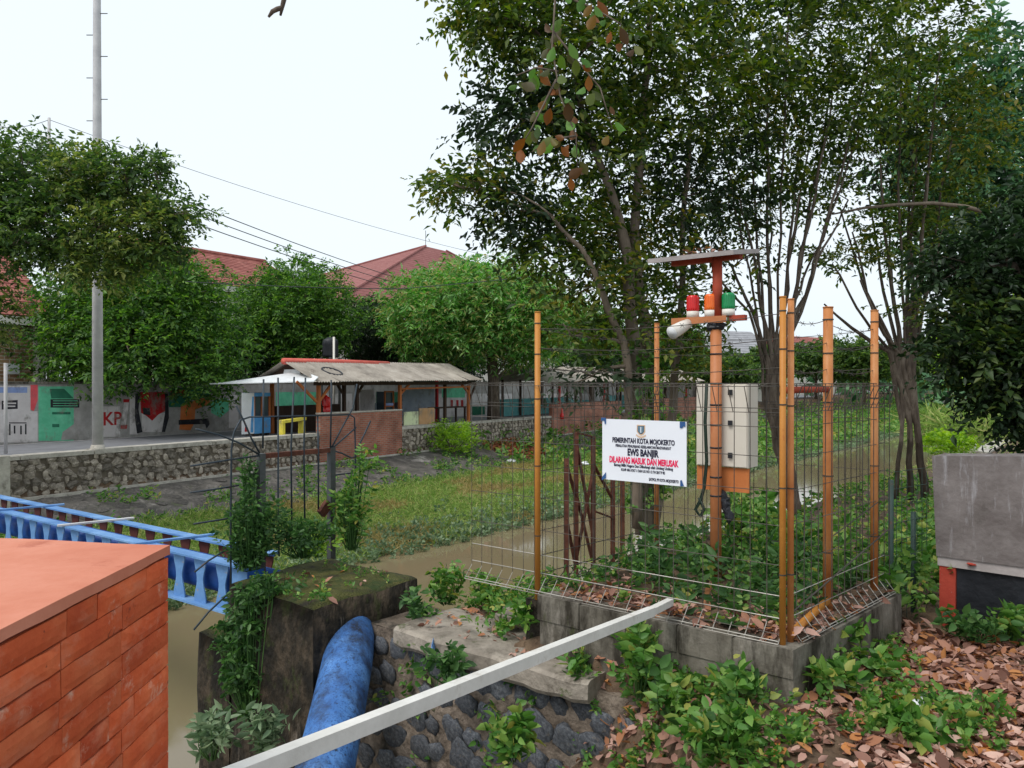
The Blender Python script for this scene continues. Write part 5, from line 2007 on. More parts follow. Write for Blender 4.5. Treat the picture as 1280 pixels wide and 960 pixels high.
zt_, zb_ = CW0.z, -1.295
LW = 2.6
m_ = MB()
m_.prism([C(0, zt_), C(LW, zt_ + .14), C(LW, zb_ - .02), C(.03, zb_)], Vv * .3)
m_.build('upper_slab', M['render_grey'], cw)
m_ = MB()
m_.prism([C(.035, zb_ + .02, .012), C(LW, zb_, .012), C(LW, zb_ - .1, .012), C(.035, zb_ - .07, .012)], Vv * .27)
m_.build('band', M['band_grey'], cw)
m_ = MB()
m_.prism([C(.045, zb_ - .072, .02), C(.15, zb_ - .076, .02), C(.15, -2.05, .02), C(.045, -2.05, .02)], Vv * .26)
m_.build('red_edge', M['paint_red'], cw)
m_ = MB()
m_.prism([C(.152, zb_ - .075, .04), C(LW, zb_ - .1, .04), C(LW, -2.05, .04), C(.152, -2.05, .04)], Vv * .22)
m_.build('black_panel', M['black_panel'], cw)
m_ = MB()
m_.blob(C(.25, zb_ - .03, .008), (.03, .03, .012), seed=8, rough=.9, nu=8, nv=5)
m_.build('paint_splash', M['paint_red'], cw)

gf = thing('green_fence', 'thin dark green wire fence between the enclosure and the grey wall', 'fence', P(1128, 790, 5.9))
gp = []
for u, vt, d in ((1114, 600, 5.75), (1142, 640, 6.05)):
    q = P(u, 780, d)
    gp.append((q, (HZ - vt) / FPX * d))
    m_ = MB()
    m_.tube([(q.x, q.y, -1.9), (q.x, q.y, (HZ - vt) / FPX * d)], .02, 8)
    m_.build('post', M['teal_post'], gf, True)
m_ = MB()
for k in range(9):
    z = -1.72 + .13 * k
    m_.tube([(gp[0][0].x, gp[0][0].y, z), (gp[1][0].x + .16, gp[1][0].y + .1, z - .01)], .0025, 4)
for k in range(1, 8):
    f = k / 7
    x, y = gp[0][0].x + (gp[1][0].x + .16 - gp[0][0].x) * f, gp[0][0].y + (gp[1][0].y + .1 - gp[0][0].y) * f
    m_.tube([(x, y, -1.85), (x, y, -.7)], .0025, 4)
m_.build('mesh_panel', M['teal_post'], gf)

# path slab far right
pth = []
for u, v in ((1212, 564), (1236, 566), (1268, 548), (1256, 546)): pth.append(G(u, v, -1.80))
m_ = MB()
m_.prism([p_ + Vector((0, 0, -.06)) for p_ in pth], (0, 0, .075))
tag(m_.build('concrete_slab', M['concrete_pale']), 'pale concrete slab lying in grass above the grey wall', 'concrete slab')

# ------------------------------------------------------------------ TREES
def bl(u, v, d, ru, rv, n, rd=None):
    c = P(u, v, d)
    return (tuple(c), (ru / FPX * d, (rd if rd else (ru + rv) / 2 / FPX * d), rv / FPX * d), n)


def stem(pts, r0, r1):
    q = [P(u, v, d) for u, v, d in pts]
    outp = []
    for i in range(len(q) - 1):
        for k in range(4):
            f = k / 4
            p_ = q[i].lerp(q[i + 1], f)
            outp.append(p_ + Vector((noise.noise(p_ * 2), noise.noise(p_ * 2 + Vector((9, 0, 0))), 0)) * .05)
    outp.append(q[-1])
    return (outp, r0, r1)


# A: tree behind the sign
tree('canal_tree', 'multi-stemmed tree with dark pinnate leaves standing behind the white sign', 'tree', P(800, 660, 9.2),
     [stem([(806, 668, 9.2), (800, 560, 9.2), (796, 470, 9.2), (788, 380, 9.2), (782, 300, 9.2), (765, 240, 9.2), (735, 160, 9.2), (715, 80, 9)], .11, .03),
      stem([(812, 665, 9.4), (822, 560, 9.4), (815, 450, 9.4), (800, 380, 9.4), (792, 300, 9.4), (800, 200, 9.5), (810, 60, 9.6), (815, -60, 9.6)], .1, .03),
      stem([(798, 660, 9.0), (790, 540, 9.0), (778, 430, 9.0), (755, 370, 8.9), (725, 310, 8.8), (690, 270, 8.7)], .07, .02),
      stem([(815, 660, 9.6), (835, 540, 9.8), (850, 430, 10), (855, 300, 10), (862, 150, 10)], .07, .025)],
     [bl(640, 15, 8.7, 65, 50, 190), bl(600, 20, 8.8, 36, 30, 60), bl(745, 50, 9, 120, 90, 420), bl(655, 150, 9, 62, 42, 150), bl(735, 175, 9.4, 110, 70, 330), bl(592, 238, 9, 58, 24, 90), bl(560, 228, 9, 22, 14, 22), bl(640, 262, 9, 45, 26, 80),
      bl(690, 300, 9.2, 58, 44, 150), bl(770, 300, 9.7, 85, 66, 230), bl(850, 90, 9.6, 130, 110, 420), bl(860, 235, 10, 105, 80, 320), bl(790, 400, 9.2, 46, 40, 70), bl(745, 355, 9, 50, 30, 60), bl(850, 370, 10, 60, 50, 110),
      bl(860, -60, 9.6, 200, 80, 300), bl(700, -50, 9, 110, 60, 160), bl(835, 440, 9.8, 50, 40, 80), bl(715, 420, 8.8, 34, 22, 34), bl(740, 470, 8.8, 40, 18, 30)],
     (11, .46, .115, .05, .45), [M['leaf_near'], M['leaf_yellow'], M['leaf_near'], M['leaf_dark']], M['bark_pale'], sub=6, brad=.028, dens=1.02)

# B: fan of stems behind the mast
fanB = []
for k, (u1, v1, dd) in enumerate(((905, 200, 10.5), (930, 120, 10.6), (955, 60, 10.4), (985, 20, 10.3), (1010, 90, 10.8), (1040, 120, 10.2), (1075, 160, 10.6), (1010, 190, 11), (890, 300, 11), (960, 160, 11.2), (1090, 60, 10.4), (1050, 40, 10.9), (875, 340, 10.2), (1060, 250, 11), (925, 250, 10.2), (1000, 240, 10.1), (1030, 300, 10.9))):
    fanB.append(stem([(990 + k % 3 * 6, 650, 10.3), (978 + (k % 5 - 2) * 4, 560, 10.4), (966 + (k % 5 - 2) * 5 + (u1 - 965) * .04, 480, 10.4), (965 + (u1 - 965) * .3, 390, 10.45), (965 + (u1 - 965) * .68, (390 + v1) / 2 - 10, dd), (u1, v1, dd)], .027 + .01 * (k % 3), .011))
tree('canal_tree', 'vase-shaped tree with many bare fanned stems standing behind the corner post', 'tree', P(985, 650, 10.3), fanB,
     [bl(1000, 45, 10.5, 120, 75, 330), bl(925, 130, 10.5, 75, 60, 150), bl(1045, 130, 10.5, 80, 60, 160), bl(985, 190, 10.7, 70, 40, 80), bl(905, 265, 11, 45, 40, 50), bl(1040, 235, 11, 50, 28, 36), bl(1000, -60, 10.5, 170, 70, 240),
      bl(935, 320, 11, 30, 22, 14), bl(1015, 320, 11, 36, 18, 12), bl(955, 240, 10.6, 50, 30, 40)],
     (11, .44, .11, .048, .45), [M['leaf_near'], M['leaf_yellow'], M['leaf_near']], M['bark'], sub=6, brad=.016, dens=1.35)

# C: second fan, right
fanC = []
for k, (u1, v1, dd) in enumerate(((1040, 330, 11.2), (1065, 290, 11.4), (1100, 200, 11.6), (1125, 110, 11.5), (1150, 90, 11.8), (1175, 60, 11.6), (1190, 170, 12), (1085, 240, 12.2), (1030, 380, 11.4), (1050, 260, 11.8), (1160, 220, 11.3), (1140, 180, 12), (1110, 280, 11.9), (1075, 350, 11.1), (1180, 280, 11.7))):
    fanC.append(stem([(1122 + k % 3 * 17, 625, 11.6), (1126 + k % 3 * 9, 530, 11.6), (1130 + (u1 - 1120) * .22, 440, 11.6), (1125 + (u1 - 1125) * .65, (440 + v1) / 2, dd), (u1, v1, dd)], .034 + .014 * (k % 3), .012))
tree('canal_tree', 'leaning multi-stemmed tree with thick dark lower trunks left of the grey wall', 'tree', P(1135, 625, 11.6), fanC,
     [bl(1135, 70, 11.6, 95, 80, 290), bl(1175, 170, 11.8, 80, 60, 200), bl(1095, 190, 11.8, 55, 45, 70), bl(1120, 290, 11.6, 60, 36, 80), bl(1070, 320, 11.4, 36, 20, 22), bl(1130, -50, 11.6, 120, 60, 200), bl(1170, 260, 12, 55, 40, 100), bl(1150, 380, 11.2, 40, 18, 24)],
     (11, .44, .11, .048, .45), [M['leaf_near'], M['leaf_yellow'], M['leaf_dark']], M['bark'], sub=6, brad=.016, dens=1.4)
# the long bent branch across C
mb_ = MB()
pts = [P(u, v, 10.9) for u, v in ((1040, 268), (1080, 260), (1120, 256), (1165, 254), (1205, 258), (1240, 268))]
mb_.tube(pts, [.012, .02, .024, .026, .028, .03], 6)
mb_.build('branch', M['bark_pale'], bpy.data.objects['canal_tree.002'] if 'canal_tree.002' in bpy.data.objects else None, True)

# D: dark near tree at the right edge; trunk beyond the frame
td_ = [stem([(1420, 760, 7.4), (1400, 600, 7.4), (1370, 480, 7.3), (1320, 380, 7.2), (1250, 320, 7.1)], .16, .04), stem([(1400, 600, 7.4), (1350, 520, 7.2), (1290, 470, 7.0), (1220, 440, 6.9)], .06, .02), stem([(1390, 540, 7.4), (1385, 350, 7.5), (1340, 220, 7.6), (1300, 120, 7.8)], .12, .03)]
tree('shade_tree', 'dense dark-leaved tree overhanging the grey wall from the right edge', 'tree', P(1420, 760, 7.4), td_,
     [bl(1261, 330, 7.2, 70, 55, 364), bl(1286, 410, 7.0, 60, 60, 378), bl(1241, 440, 6.9, 55, 50, 280), bl(1288, 490, 6.9, 60, 44, 280), bl(1251, 500, 7, 26, 18, 47), bl(1206, 400, 7, 32, 30, 98), bl(1316, 280, 7.3, 55, 60, 266), bl(1196, 340, 7.2, 40, 30, 98), bl(1336, 420, 7, 60, 80, 280), bl(1186, 440, 6.9, 22, 22, 39), bl(1316, 545, 6.9, 34, 26, 70)],
     (10, .32, .092, .044, .4), [M['leaf_dark'], M['leaf_dark'], M['leaf_deep']], M['bark'], sub=5, brad=.03)
# E: lighter broad-leaved tree top right
tree('broadleaf_tree', 'taller blue-green broad-leaved tree rising at the upper right corner', 'tree', P(1300, 600, 15), [stem([(1310, 620, 15), (1290, 400, 15), (1270, 250, 15), (1250, 110, 15)], .2, .05)],
     [bl(1235, 90, 15, 50, 60, 230), bl(1260, 190, 15, 60, 60, 260), bl(1200, 200, 15, 50, 60, 200), bl(1262, 270, 14.8, 60, 50, 200), bl(1190, 300, 15, 55, 55, 200), bl(1290, 120, 15, 26, 60, 100), bl(1240, 390, 15.2, 60, 50, 160), bl(1140, 130, 15.5, 50, 60, 170), bl(1150, 230, 15.5, 50, 50, 150)],
     (8, .45, .2, .085, .35), M['leaf_glauc'], M['bark'], sub=4, brad=.05)

# hanging branch with large leaves, near
hb = thing('hanging_branch', 'drooping near branch with large brown and green leaves at the top centre', 'branch', P(700, -120, 4.6))
tw_pts = [[(700, -120, 4.8), (695, -20, 4.7), (690, 60, 4.6), (700, 120, 4.55), (720, 170, 4.5), (722, 215, 4.5)], [(692, 40, 4.65), (720, 75, 4.6), (750, 110, 4.55), (765, 160, 4.5)], [(695, 100, 4.6), (680, 130, 4.55), (665, 160, 4.5), (650, 185, 4.5)],
          [(690, -10, 4.7), (740, 10, 4.6), (775, 30, 4.6), (790, 80, 4.55)], [(698, 90, 4.6), (670, 85, 4.6), (645, 95, 4.5)], [(720, 170, 4.5), (690, 175, 4.5), (665, 190, 4.5)]]
leafv = MB()
lf = [(0, 0, 0), (.28, .3, .04), (.55, .42, .07), (.8, .28, .04), (1, 0, -.04), (.8, -.28, .04), (.55, -.42, .07), (.28, -.3, .04), (.55, 0, .0)]
leafv.add([Vector(p_) for p_ in lf], [(0, 1, 8), (1, 2, 8), (2, 3, 8), (3, 4, 8), (4, 5, 8), (5, 6, 8), (6, 7, 8), (7, 0, 8)])
teak_me = leafv.mesh('leaf', M['teak'], (0, 0, 0), True)
for tp_ in tw_pts:
    m_ = MB()
    pp = [P(*a) for a in tp_]
    m_.tube(pp, taper(.007, .003, len(pp)), 6)
    m_.build('twig', M['bark'], hb, True)
    for i in range(len(pp) - 1):
        if i == 0 and len(pp) > 5: continue
        for k in range(5):
            q = pp[i].lerp(pp[i + 1], random.random())
            dv = Vector((random.uniform(-.8, .8), random.uniform(-.6, .5), -1.0 + random.uniform(-.2, .7))).normalized()
            sd_ = dv.cross(Vector((random.uniform(-.5, .5), -1, random.uniform(-.4, .4)))).normalized()
            ro = Matrix((dv, sd_, dv.cross(sd_))).transposed()
            s_ = random.uniform(.06, .115)
            put('leaf', teak_me, hb, q + Vector((random.uniform(-.06, .06), random.uniform(-.1, .1), random.uniform(-.05, .03))), ro, (s_, s_ * .68, s_ * random.uniform(.6, 2.6)))
bb = thing('bare_twig', 'short dark bare twig dipping into the sky at the top edge', 'twig', P(352, -60, 4))
m_ = MB()
m_.tube([P(365, -60, 4), P(358, -10, 4), P(354, 6, 4), P(351, 20, 4)], [.02, .014, .012, .006], 7)
m_.build('stem', M['bark'], bb, True)
m_ = MB()
m_.tube([P(354, 10, 4), P(347, 12, 4), P(341, 15, 4), P(336, 22, 4)], [.012, .013, .012, .006], 7)
m_.build('spur', M['bark'], bb, True)

# far trees
def round_tree(lab, u, v, d, ru, rv, mat, n=14, sp=170, seed=1, leaf=(7, .4, .19, .085, .35), trunk=None, kk=.42, tr=.16):
    c = P(u, v, d)
    r = (ru / FPX * d, (ru + rv) / 2 / FPX * d, rv / FPX * d)
    tu = trunk if trunk else u
    b = P(tu, v, d)
    st = [([Vector((b.x, b.y, -1.9)), Vector((b.x, b.y, -1.9 + (c.z + 1.9) * .4)), Vector(((b.x + c.x) / 2, c.y, c.z - r[2] * .3)), Vector(c)], tr, tr * .5)]
    return tree('street_tree', lab, 'tree', (b.x, b.y, -1.9), st, lumps(tuple(c), r, n, kk, sp, seed), leaf, mat, M['bark'], 'trees lining the street behind the wall', sub=3, brad=.07, dens=1.3)


round_tree('dark green rounded tree overhanging the mural right of the pole', 176, 416, 26.5, 112, 106, M['leaf_ficus'], 28, 250, 1, trunk=188)
round_tree('dark green rounded tree behind the left end of the stall roof', 367, 406, 35, 74, 76, M['leaf_ficus'], 18, 250, 2, trunk=372)
round_tree('bright green spreading mango tree above the right half of the stall', 606, 398, 36.5, 116, 74, M['leaf_mango'], 24, 250, 3, leaf=(8, .5, .27, .085, .5), trunk=617, tr=.32)
round_tree('small dark tree squeezed between the round tree and the mango tree', 468, 428, 40, 40, 62, M['leaf_dark'], 10, 160, 4)
round_tree('mid green tree behind the second stall, right of the mango tree', 740, 432, 52, 56, 46, M['leaf_ficus'], 12, 130, 5, leaf=(7, .5, .3, .13, .35))
round_tree('dark tree behind the farthest stall and the left tree stems', 832, 440, 66, 54, 40, M['leaf_ficus'], 12, 110, 6, leaf=(7, .6, .38, .17, .35))
round_tree('low dark tree hiding the foot of the long red roofed house', 270, 452, 34, 74, 56, M['leaf_dark'], 12, 170, 9)
round_tree('low dark tree behind the stall ridge and water tank', 530, 450, 44, 70, 40, M['leaf_dark'], 12, 150, 10, leaf=(7, .5, .28, .12, .35))
# left foreground tree
lt = [stem([(-170, 640, 17.2), (-150, 480, 17), (-110, 380, 16.6), (-40, 320, 16.2), (40, 280, 16)], .3, .08), stem([(-110, 380, 16.6), (-60, 260, 16.5), (20, 230, 16.2)], .15, .05), stem([(-20, 310, 16.2), (80, 300, 15.8), (170, 270, 15.6), (235, 268, 15.6)], .09, .025)]
tree('broad_tree', 'broad leafy tree reaching across the utility pole from the left edge', 'tree', P(-170, 640, 17.2), lt,
     [bl(30, 215, 16.2, 80, 48, 300), bl(110, 225, 15.8, 40, 36, 130), bl(60, 280, 16, 90, 52, 320), bl(160, 225, 15.8, 48, 34, 150), bl(165, 285, 15.6, 62, 42, 210), bl(228, 270, 15.6, 30, 18, 50), bl(190, 205, 15.8, 14, 14, 18), bl(125, 330, 15.7, 46, 30, 100), bl(70, 318, 16.0, 40, 16, 60),
      bl(-10, 285, 16.2, 45, 55, 180), bl(-4, 380, 16.3, 18, 40, 60), bl(-30, 230, 16.4, 60, 50, 200), bl(200, 310, 15.6, 30, 24, 60), bl(-30, 420, 16.4, 24, 30, 60)],
     (10, .4, .14, .06, .4), [M['leaf_far'], M['leaf_olive'], M['leaf_far']], M['bark_pale'], sub=6, brad=.05, dens=1.9)
# background trees along the canal
for i, (u, v, d, ru, rv, mt, lab) in enumerate(((1020, 452, 85, 40, 24, 'leaf_far', 'pale distant tree seen between the corner post and the gate post'), (1080, 452, 75, 34, 28, 'leaf_far', 'distant tree right of the gate post beyond the canal'), (1150, 455, 95, 40, 30, 'leaf_far', 'distant tree left of the dark overhanging crown'),
                                            (960, 458, 70, 26, 22, 'leaf_far', 'small distant tree beside the white house'), (1215, 440, 60, 40, 46, 'leaf_bright', 'bright green distant tree showing through the dark overhanging crown'), (1275, 430, 45, 40, 60, 'leaf_bright', 'light green tree behind the dark crown at the right edge'), (900, 462, 62, 40, 16, 'leaf_far', 'low distant tree in front of the white house'), (1110, 462, 120, 60, 24, 'leaf_glauc', 'blue-green farthest tree where the canal disappears'))):
    c = P(u, v, d)
    r = (ru / FPX * d, ru / FPX * d, rv / FPX * d)
    st = [([Vector((c.x, c.y, -2.2)), Vector((c.x, c.y, c.z * .5 - 1)), Vector(c)], .2, .1)]
    tree('background_tree', lab, 'tree', (c.x, c.y, -2.2), st, lumps(tuple(c), r, 9, .45, 90, i), (7, .7, .0065 * d, .003 * d, .35), M[mt], M['bark'], 'distant trees along the canal', sub=2, brad=.08)
# hedge mass on the far horizon behind everything
O = []
for k in range(2600):
    s_ = rng.uniform(90, 260)
    n_ = rng.uniform(-70, 60)
    O.append(S(s_, n_, rng.uniform(-2, 3.2)))
O = np.array([tuple(o) for o in O])
foliage('far_woodland', [sprays(O, rng.normal(size=(len(O), 3)), 6, 2.0, 1.6, .9, .2)], M['leaf_glauc'])

# ------------------------------------------------------------------ GROUND COVER
def upward(n, lean=.5):
    d = rng.normal(size=(n, 3)) * lean
    d[:, 2] = 1.0
    return d


def weeds(name, pts, K, tl, L, W, mat, droop=.25, parent=None, lean=.5, spread=1.0, fine=False):
    O = np.array(pts)
    return foliage(name, [sprays(O, upward(len(O), lean), K, tl, L, W, droop, spread)], M[mat], parent, fine=fine)


def clump(name, lab, cat, pts, K, tl, L, W, mat, droop=.25, lean=.5, group=None, stems=True):
    """one plant: stems and leaves"""
    c = np.mean(np.array(pts), 0)
    lo = min(p_[2] for p_ in pts)
    root = thing(name, lab, cat, (c[0], c[1], lo), group)
    O = np.array([tuple(p_) for p_ in pts])
    if stems:
        m_ = MB()
        for p_ in pts[::2]:
            q = Vector(p_)
            m_.tube([Vector((c[0] + (q.x - c[0]) * .3, c[1] + (q.y - c[1]) * .3, lo)), q, q + Vector((0, 0, tl * .6))], [.006, .004, .002], 4)
        m_.build('stems', M['weed_dark'], root)
    foliage('leaves', [sprays(O, upward(len(O), lean), K, tl, L, W, droop)], M[mat], root, fine=True)
    return root


# far bank grass and weeds
pts, dry, edgew = [], [], []
for _ in range(36000):
    s_ = rng.uniform(2, 46) if rng.random() < .8 else rng.uniform(46, 110)
    ne, nf, nw = far_profile(s_)
    n_ = rng.uniform(ne + .1, nf)
    p_ = S(s_, n_, zfar(s_, n_))
    k = noise.noise(Vector((s_ * .28, n_ * .45, 3)))
    (dry if k > .12 + .3 * (n_ > nf - .8) and s_ < 25 else pts).append(tuple(p_))
for _ in range(4200):
    s_ = rng.uniform(3, 60)
    ne, nf, nw = far_profile(s_)
    n_ = ne - .15 + abs(rng.normal()) * 1.1
    edgew.append(tuple(S(s_, n_, zfar(s_, n_) - .02)))
weeds('bank_grass', pts, 4, .16, .2, .02, 'grass', .3, spread=.5)
weeds('dry_grass', dry, 4, .14, .18, .02, 'grass_dry', .3, spread=.5)
weeds('waterside_weeds', edgew, 8, .28, .11, .07, 'weed_grey', .25)
# plants on the paved slope right of the stall and on the left
sl = []
for _ in range(2600):
    s_ = rng.uniform(3, 60)
    ne, nf, nw = far_profile(s_)
    n_ = rng.uniform(nf - .3, nw - .1)
    k = noise.noise(Vector((s_ * .5, n_ * .6, 8)))
    if k > (.12 if s_ < 17 else -.15) or n_ < nf + .2: sl.append(tuple(S(s_, n_, zfar(s_, n_))))
weeds('slope_weeds', sl, 7, .25, .13, .06, 'weed', .3)
# far right bank beyond 46 m: taller green
tall = []
for _ in range(3500):
    s_ = rng.uniform(24, 120)
    ne, nf, nw = far_profile(s_)
    n_ = rng.uniform(ne, nw + 6)
    tall.append(tuple(S(s_, n_, zfar(s_, min(n_, nw)) + rng.uniform(0, .3))))
weeds('bank_shrubs', tall, 8, .6, .3, .13, 'weed', .25)
# brown leaf heap and rubbish on the slope
O = []
for _ in range(700):
    t = FW(rng.uniform(622, 664), -1.2)[0]
    f = rng.uniform(0, 1)
    q = F(t, -.3 - 2.1 * f, 0)
    s_, n_ = sn_of(q.x, q.y)
    O.append((q.x, q.y, zfar(s_, n_) + rng.uniform(0, .12)))
foliage('leaf_heap', [sprays(np.array(O), rng.normal(size=(len(O), 3)), 3, .15, .16, .1, .1)], M['rubbish'])
for u, v, lab in ((638, 578, 'white plastic bag at the foot of the brown leaf heap'), (731, 581, 'white plastic sheet on the far bank beside the rusty frame')):
    q = G(u, v, -3.3)
    m_ = MB()
    m_.blob(q + Vector((0, 0, .06)), (.17, .12, .08), seed=int(u), rough=.9, nu=8, nv=5)
    tag(m_.build('plastic_litter', M['plastic_bag']), lab, 'litter')
# bright bush on the far wall
tq, dq = FW(563, -.6)
c = F(tq, -.7, -2.3)
bps, _d = in_ellipsoid(tuple(c), (1.0, .7, .62), 330, .5)
bush = thing('bush', 'yellow-green leafy bush growing at the foot of the stone wall below the stall', 'bush', (c.x, c.y, -3.0))
foliage('leaves', [sprays(bps, _d + upward(330), 8, .35, .14, .06, .3)], M['leaf_bright'], bush)
m_ = MB()
for k in range(8):
    e = bps[k * 7]
    m_.tube(bent((c.x, c.y, -3.0), e, .1, 4), taper(.03, .01, 5), 5)
m_.build('stems', M['bark'], bush)

# weeds inside the enclosure
ins = []
for _ in range(900):
    a_, b_ = rng.uniform(.15, Lu - .1), rng.uniform(.1, Lv - .1)
    if rng.random() < .18 + .55 * (b_ / Lv) ** 1.5:
        q = E(a_, b_)
        ins.append((q.x, q.y, ZP - .02 + rng.uniform(0, .28) * (b_ / Lv)))
h_ = len(ins) // 2
weeds('plinth_weeds', ins[:h_], 8, .2, .1, .036, 'weed_dark', .35, fine=True)
weeds('plinth_weeds', ins[h_:], 8, .13, .055, .034, 'weed', .3, fine=True)
# bank behind the enclosure: dense shrubs
bk_ = []
for _ in range(4200):
    s_, = rng.uniform(6.1, 15, 1)
    n_ = rng.uniform(-.5, 4.7)
    q = S(s_, n_)
    if q.y < 5.6 or (q - E(.9, .8)).length < 1.15: continue
    z = zland(q.x, q.y)
    if n_ > 2.2 and rng.random() < .72: continue
    bk_.append((q.x, q.y, z + rng.uniform(0, .4 if n_ < 1.6 else .08)))
weeds('bank_weeds', bk_, 8, .2, .085, .045, 'weed', .3)
bk2 = []
for _ in range(3000):
    s_ = rng.uniform(14, 60)
    n_ = rng.uniform(-12, 4.3)
    q = S(s_, n_)
    bk2.append((q.x, q.y, zland(q.x, q.y)))
weeds('bank_weeds', bk2, 6, .16, .16, .03, 'grass', .3)
# right of the enclosure, below the trees
rt = []
for _ in range(1500):
    x, y = rng.uniform(2.4, 4.2), rng.uniform(5.55, 9)
    if x > 2.85: continue
    rt.append((x, y, zland(x, y) + rng.uniform(0, .4)))
weeds('understorey_weeds', rt, 8, .28, .11, .065, 'weed', .3)
# foreground weeds: patches
fg, lit = [], []
random.seed(11)
for _ in range(9000):
    x, y = rng.uniform(.45, 6.0), rng.uniform(2.6, 5.6)
    qd = E(0, 0)
    rel = Vector((x, y, 0)) - P1
    a_, b_ = rel.dot(U), rel.dot(Vv)
    if a_ > -.1 and b_ > -.09: continue
    if x > 2.75 and (Vector((x, y, 0)) - CW0).dot(Vv) > -.5: continue
    if (Vector((x, y, 0)) - E(-.1, -.1)).length < .35 and rng.random() < .75: continue
    k = noise.noise(Vector((x * 1.1, y * 1.1, 21))) + .5 * noise.noise(Vector((x * 3, y * 3, 5)))
    u_ = 640 + FPX * x / y
    near_plinth = math.exp(-(min(abs(b_ + .1), abs(a_ + .1)) / .28) ** 2)
    lim = (.5 if u_ > 1030 and y < 4.75 else .36 if u_ > 1010 else .1) + rng.uniform(-.12, .12)
    if k + .15 * near_plinth > lim:
        fg.append((x, y, zland(x, y) + rng.uniform(0, .05)))
h_ = len(fg) // 3
weeds('ground_weeds', fg[:h_], 6, .1, .058, .036, 'weed', .25, fine=True)
weeds('ground_weeds', fg[h_:], 7, .09, .042, .026, 'weed', .3, fine=True)
sw = []
for _ in range(700):
    x, y = rng.uniform(.2, 1.3), rng.uniform(3.3, 5.1)
    z = zland(x, y)
    if -3.0 < z < -1.86 and noise.noise(Vector((x * 2.4, y * 2.4, 11))) > -.05: sw.append((x, y, z + rng.uniform(0, .05)))
weeds('slope_edge_weeds', sw, 7, .12, .055, .032, 'weed', .35, fine=True)
# stems along the left slope and on the wall face
wv = []
for _ in range(400):
    n_, z = rng.uniform(1.4, 4.9), rng.uniform(-3.3, -2.08)
    k = noise.noise(Vector((n_ * 2.2, z * 2.2, 33)))
    if k > .1: wv.append(tuple(W(n_, z, .03)))
weeds('wall_weeds', wv, 7, .14, .06, .035, 'weed', .5, lean=.9, fine=True)
wl2 = []
for _ in range(760):
    s_, n_ = rng.uniform(4.35, 5.9), rng.uniform(3.25, 4.75)
    q = S(s_, n_)
    k = noise.noise(Vector((s_ * 2.5, n_ * 2.5, 3)))
    if s_ > 4.85 or k > .1: wl2.append((q.x, q.y, zland(q.x, q.y) + rng.uniform(0, .12)))
weeds('edge_weeds', wl2, 7, .13, .055, .03, 'weed', .25, fine=True)


def patch_pts(u, v, d, ru, rv, n, rd=.15):
    c = P(u, v, d)
    o, _x = in_ellipsoid(tuple(c), (ru / FPX * d, rd, rv / FPX * d), n, .6)
    return [tuple(x) for x in o]


# distinct plants
clump('shrub', 'tall feathery shrub round the left post of the spike frame on the pier', 'shrub', patch_pts(318, 668, 6.95, 34, 46, 170, .2) + patch_pts(310, 610, 7.05, 13, 30, 34, .1) + patch_pts(300, 700, 6.9, 16, 16, 34, .12), 9, .18, .06, .026, 'weed_dark', .3)
clump('shrub', 'low dark shrub between the two posts of the spike frame', 'shrub', patch_pts(378, 678, 7.1, 40, 24, 120, .18), 9, .17, .06, .026, 'weed_dark', .3)
clump('shrub', 'bushy shrub right of the right spike frame post', 'shrub', patch_pts(438, 645, 7.6, 26, 48, 120, .18) + patch_pts(452, 590, 7.7, 10, 24, 20, .1), 9, .18, .062, .028, 'weed', .3)
clump('weed_plant', 'light green leafy weed on the mossy top in front of the right post', 'plant', patch_pts(400, 690, 7.1, 14, 12, 14, .08), 7, .12, .08, .03, 'leaf_bright', .3)
clump('creeper', 'dense creeper hanging down the left face of the mossy pier', 'climbing plant', patch_pts(318, 780, 6.5, 32, 50, 170, .14) + patch_pts(308, 850, 6.5, 36, 50, 140, .14) + patch_pts(338, 742, 6.4, 30, 20, 50, .1) + patch_pts(285, 800, 6.6, 18, 24, 30, .1), 8, .17, .07, .034, 'weed_dark', .7, .9)
clump('weed_plant', 'broad-leaved weed at the foot of the pier by the bottom edge', 'plant', patch_pts(330, 925, 5.6, 26, 26, 26, .12), 8, .16, .1, .038, 'weed_grey', .3)
clump('weed_plant', 'pale leafy weed in front of the pier footing, lower left', 'plant', patch_pts(270, 930, 5.7, 30, 26, 30, .12), 8, .16, .1, .038, 'weed_grey', .3)
clump('weed_plant', 'small bright sprout at the front corner of the pier top', 'plant', patch_pts(404, 748, 5.95, 10, 7, 7, .05), 6, .09, .06, .03, 'weed', .3)
tp2 = []
for _ in range(90):
    s_, n_ = rng.uniform(a_s + .05, b_s - .05), rng.uniform(a_n + .05, b_n - .1)
    if noise.noise(Vector((s_ * 4, n_ * 4, 2))) > .02 or n_ > 5.9: tp2.append(tuple(S(s_, n_, zt + .0)))
for i in range(len(tp2)): tp2[i] = (tp2[i][0], tp2[i][1], -1.75)
weeds('pier_weeds', tp2, 6, .07, .04, .02, 'weed', .2)
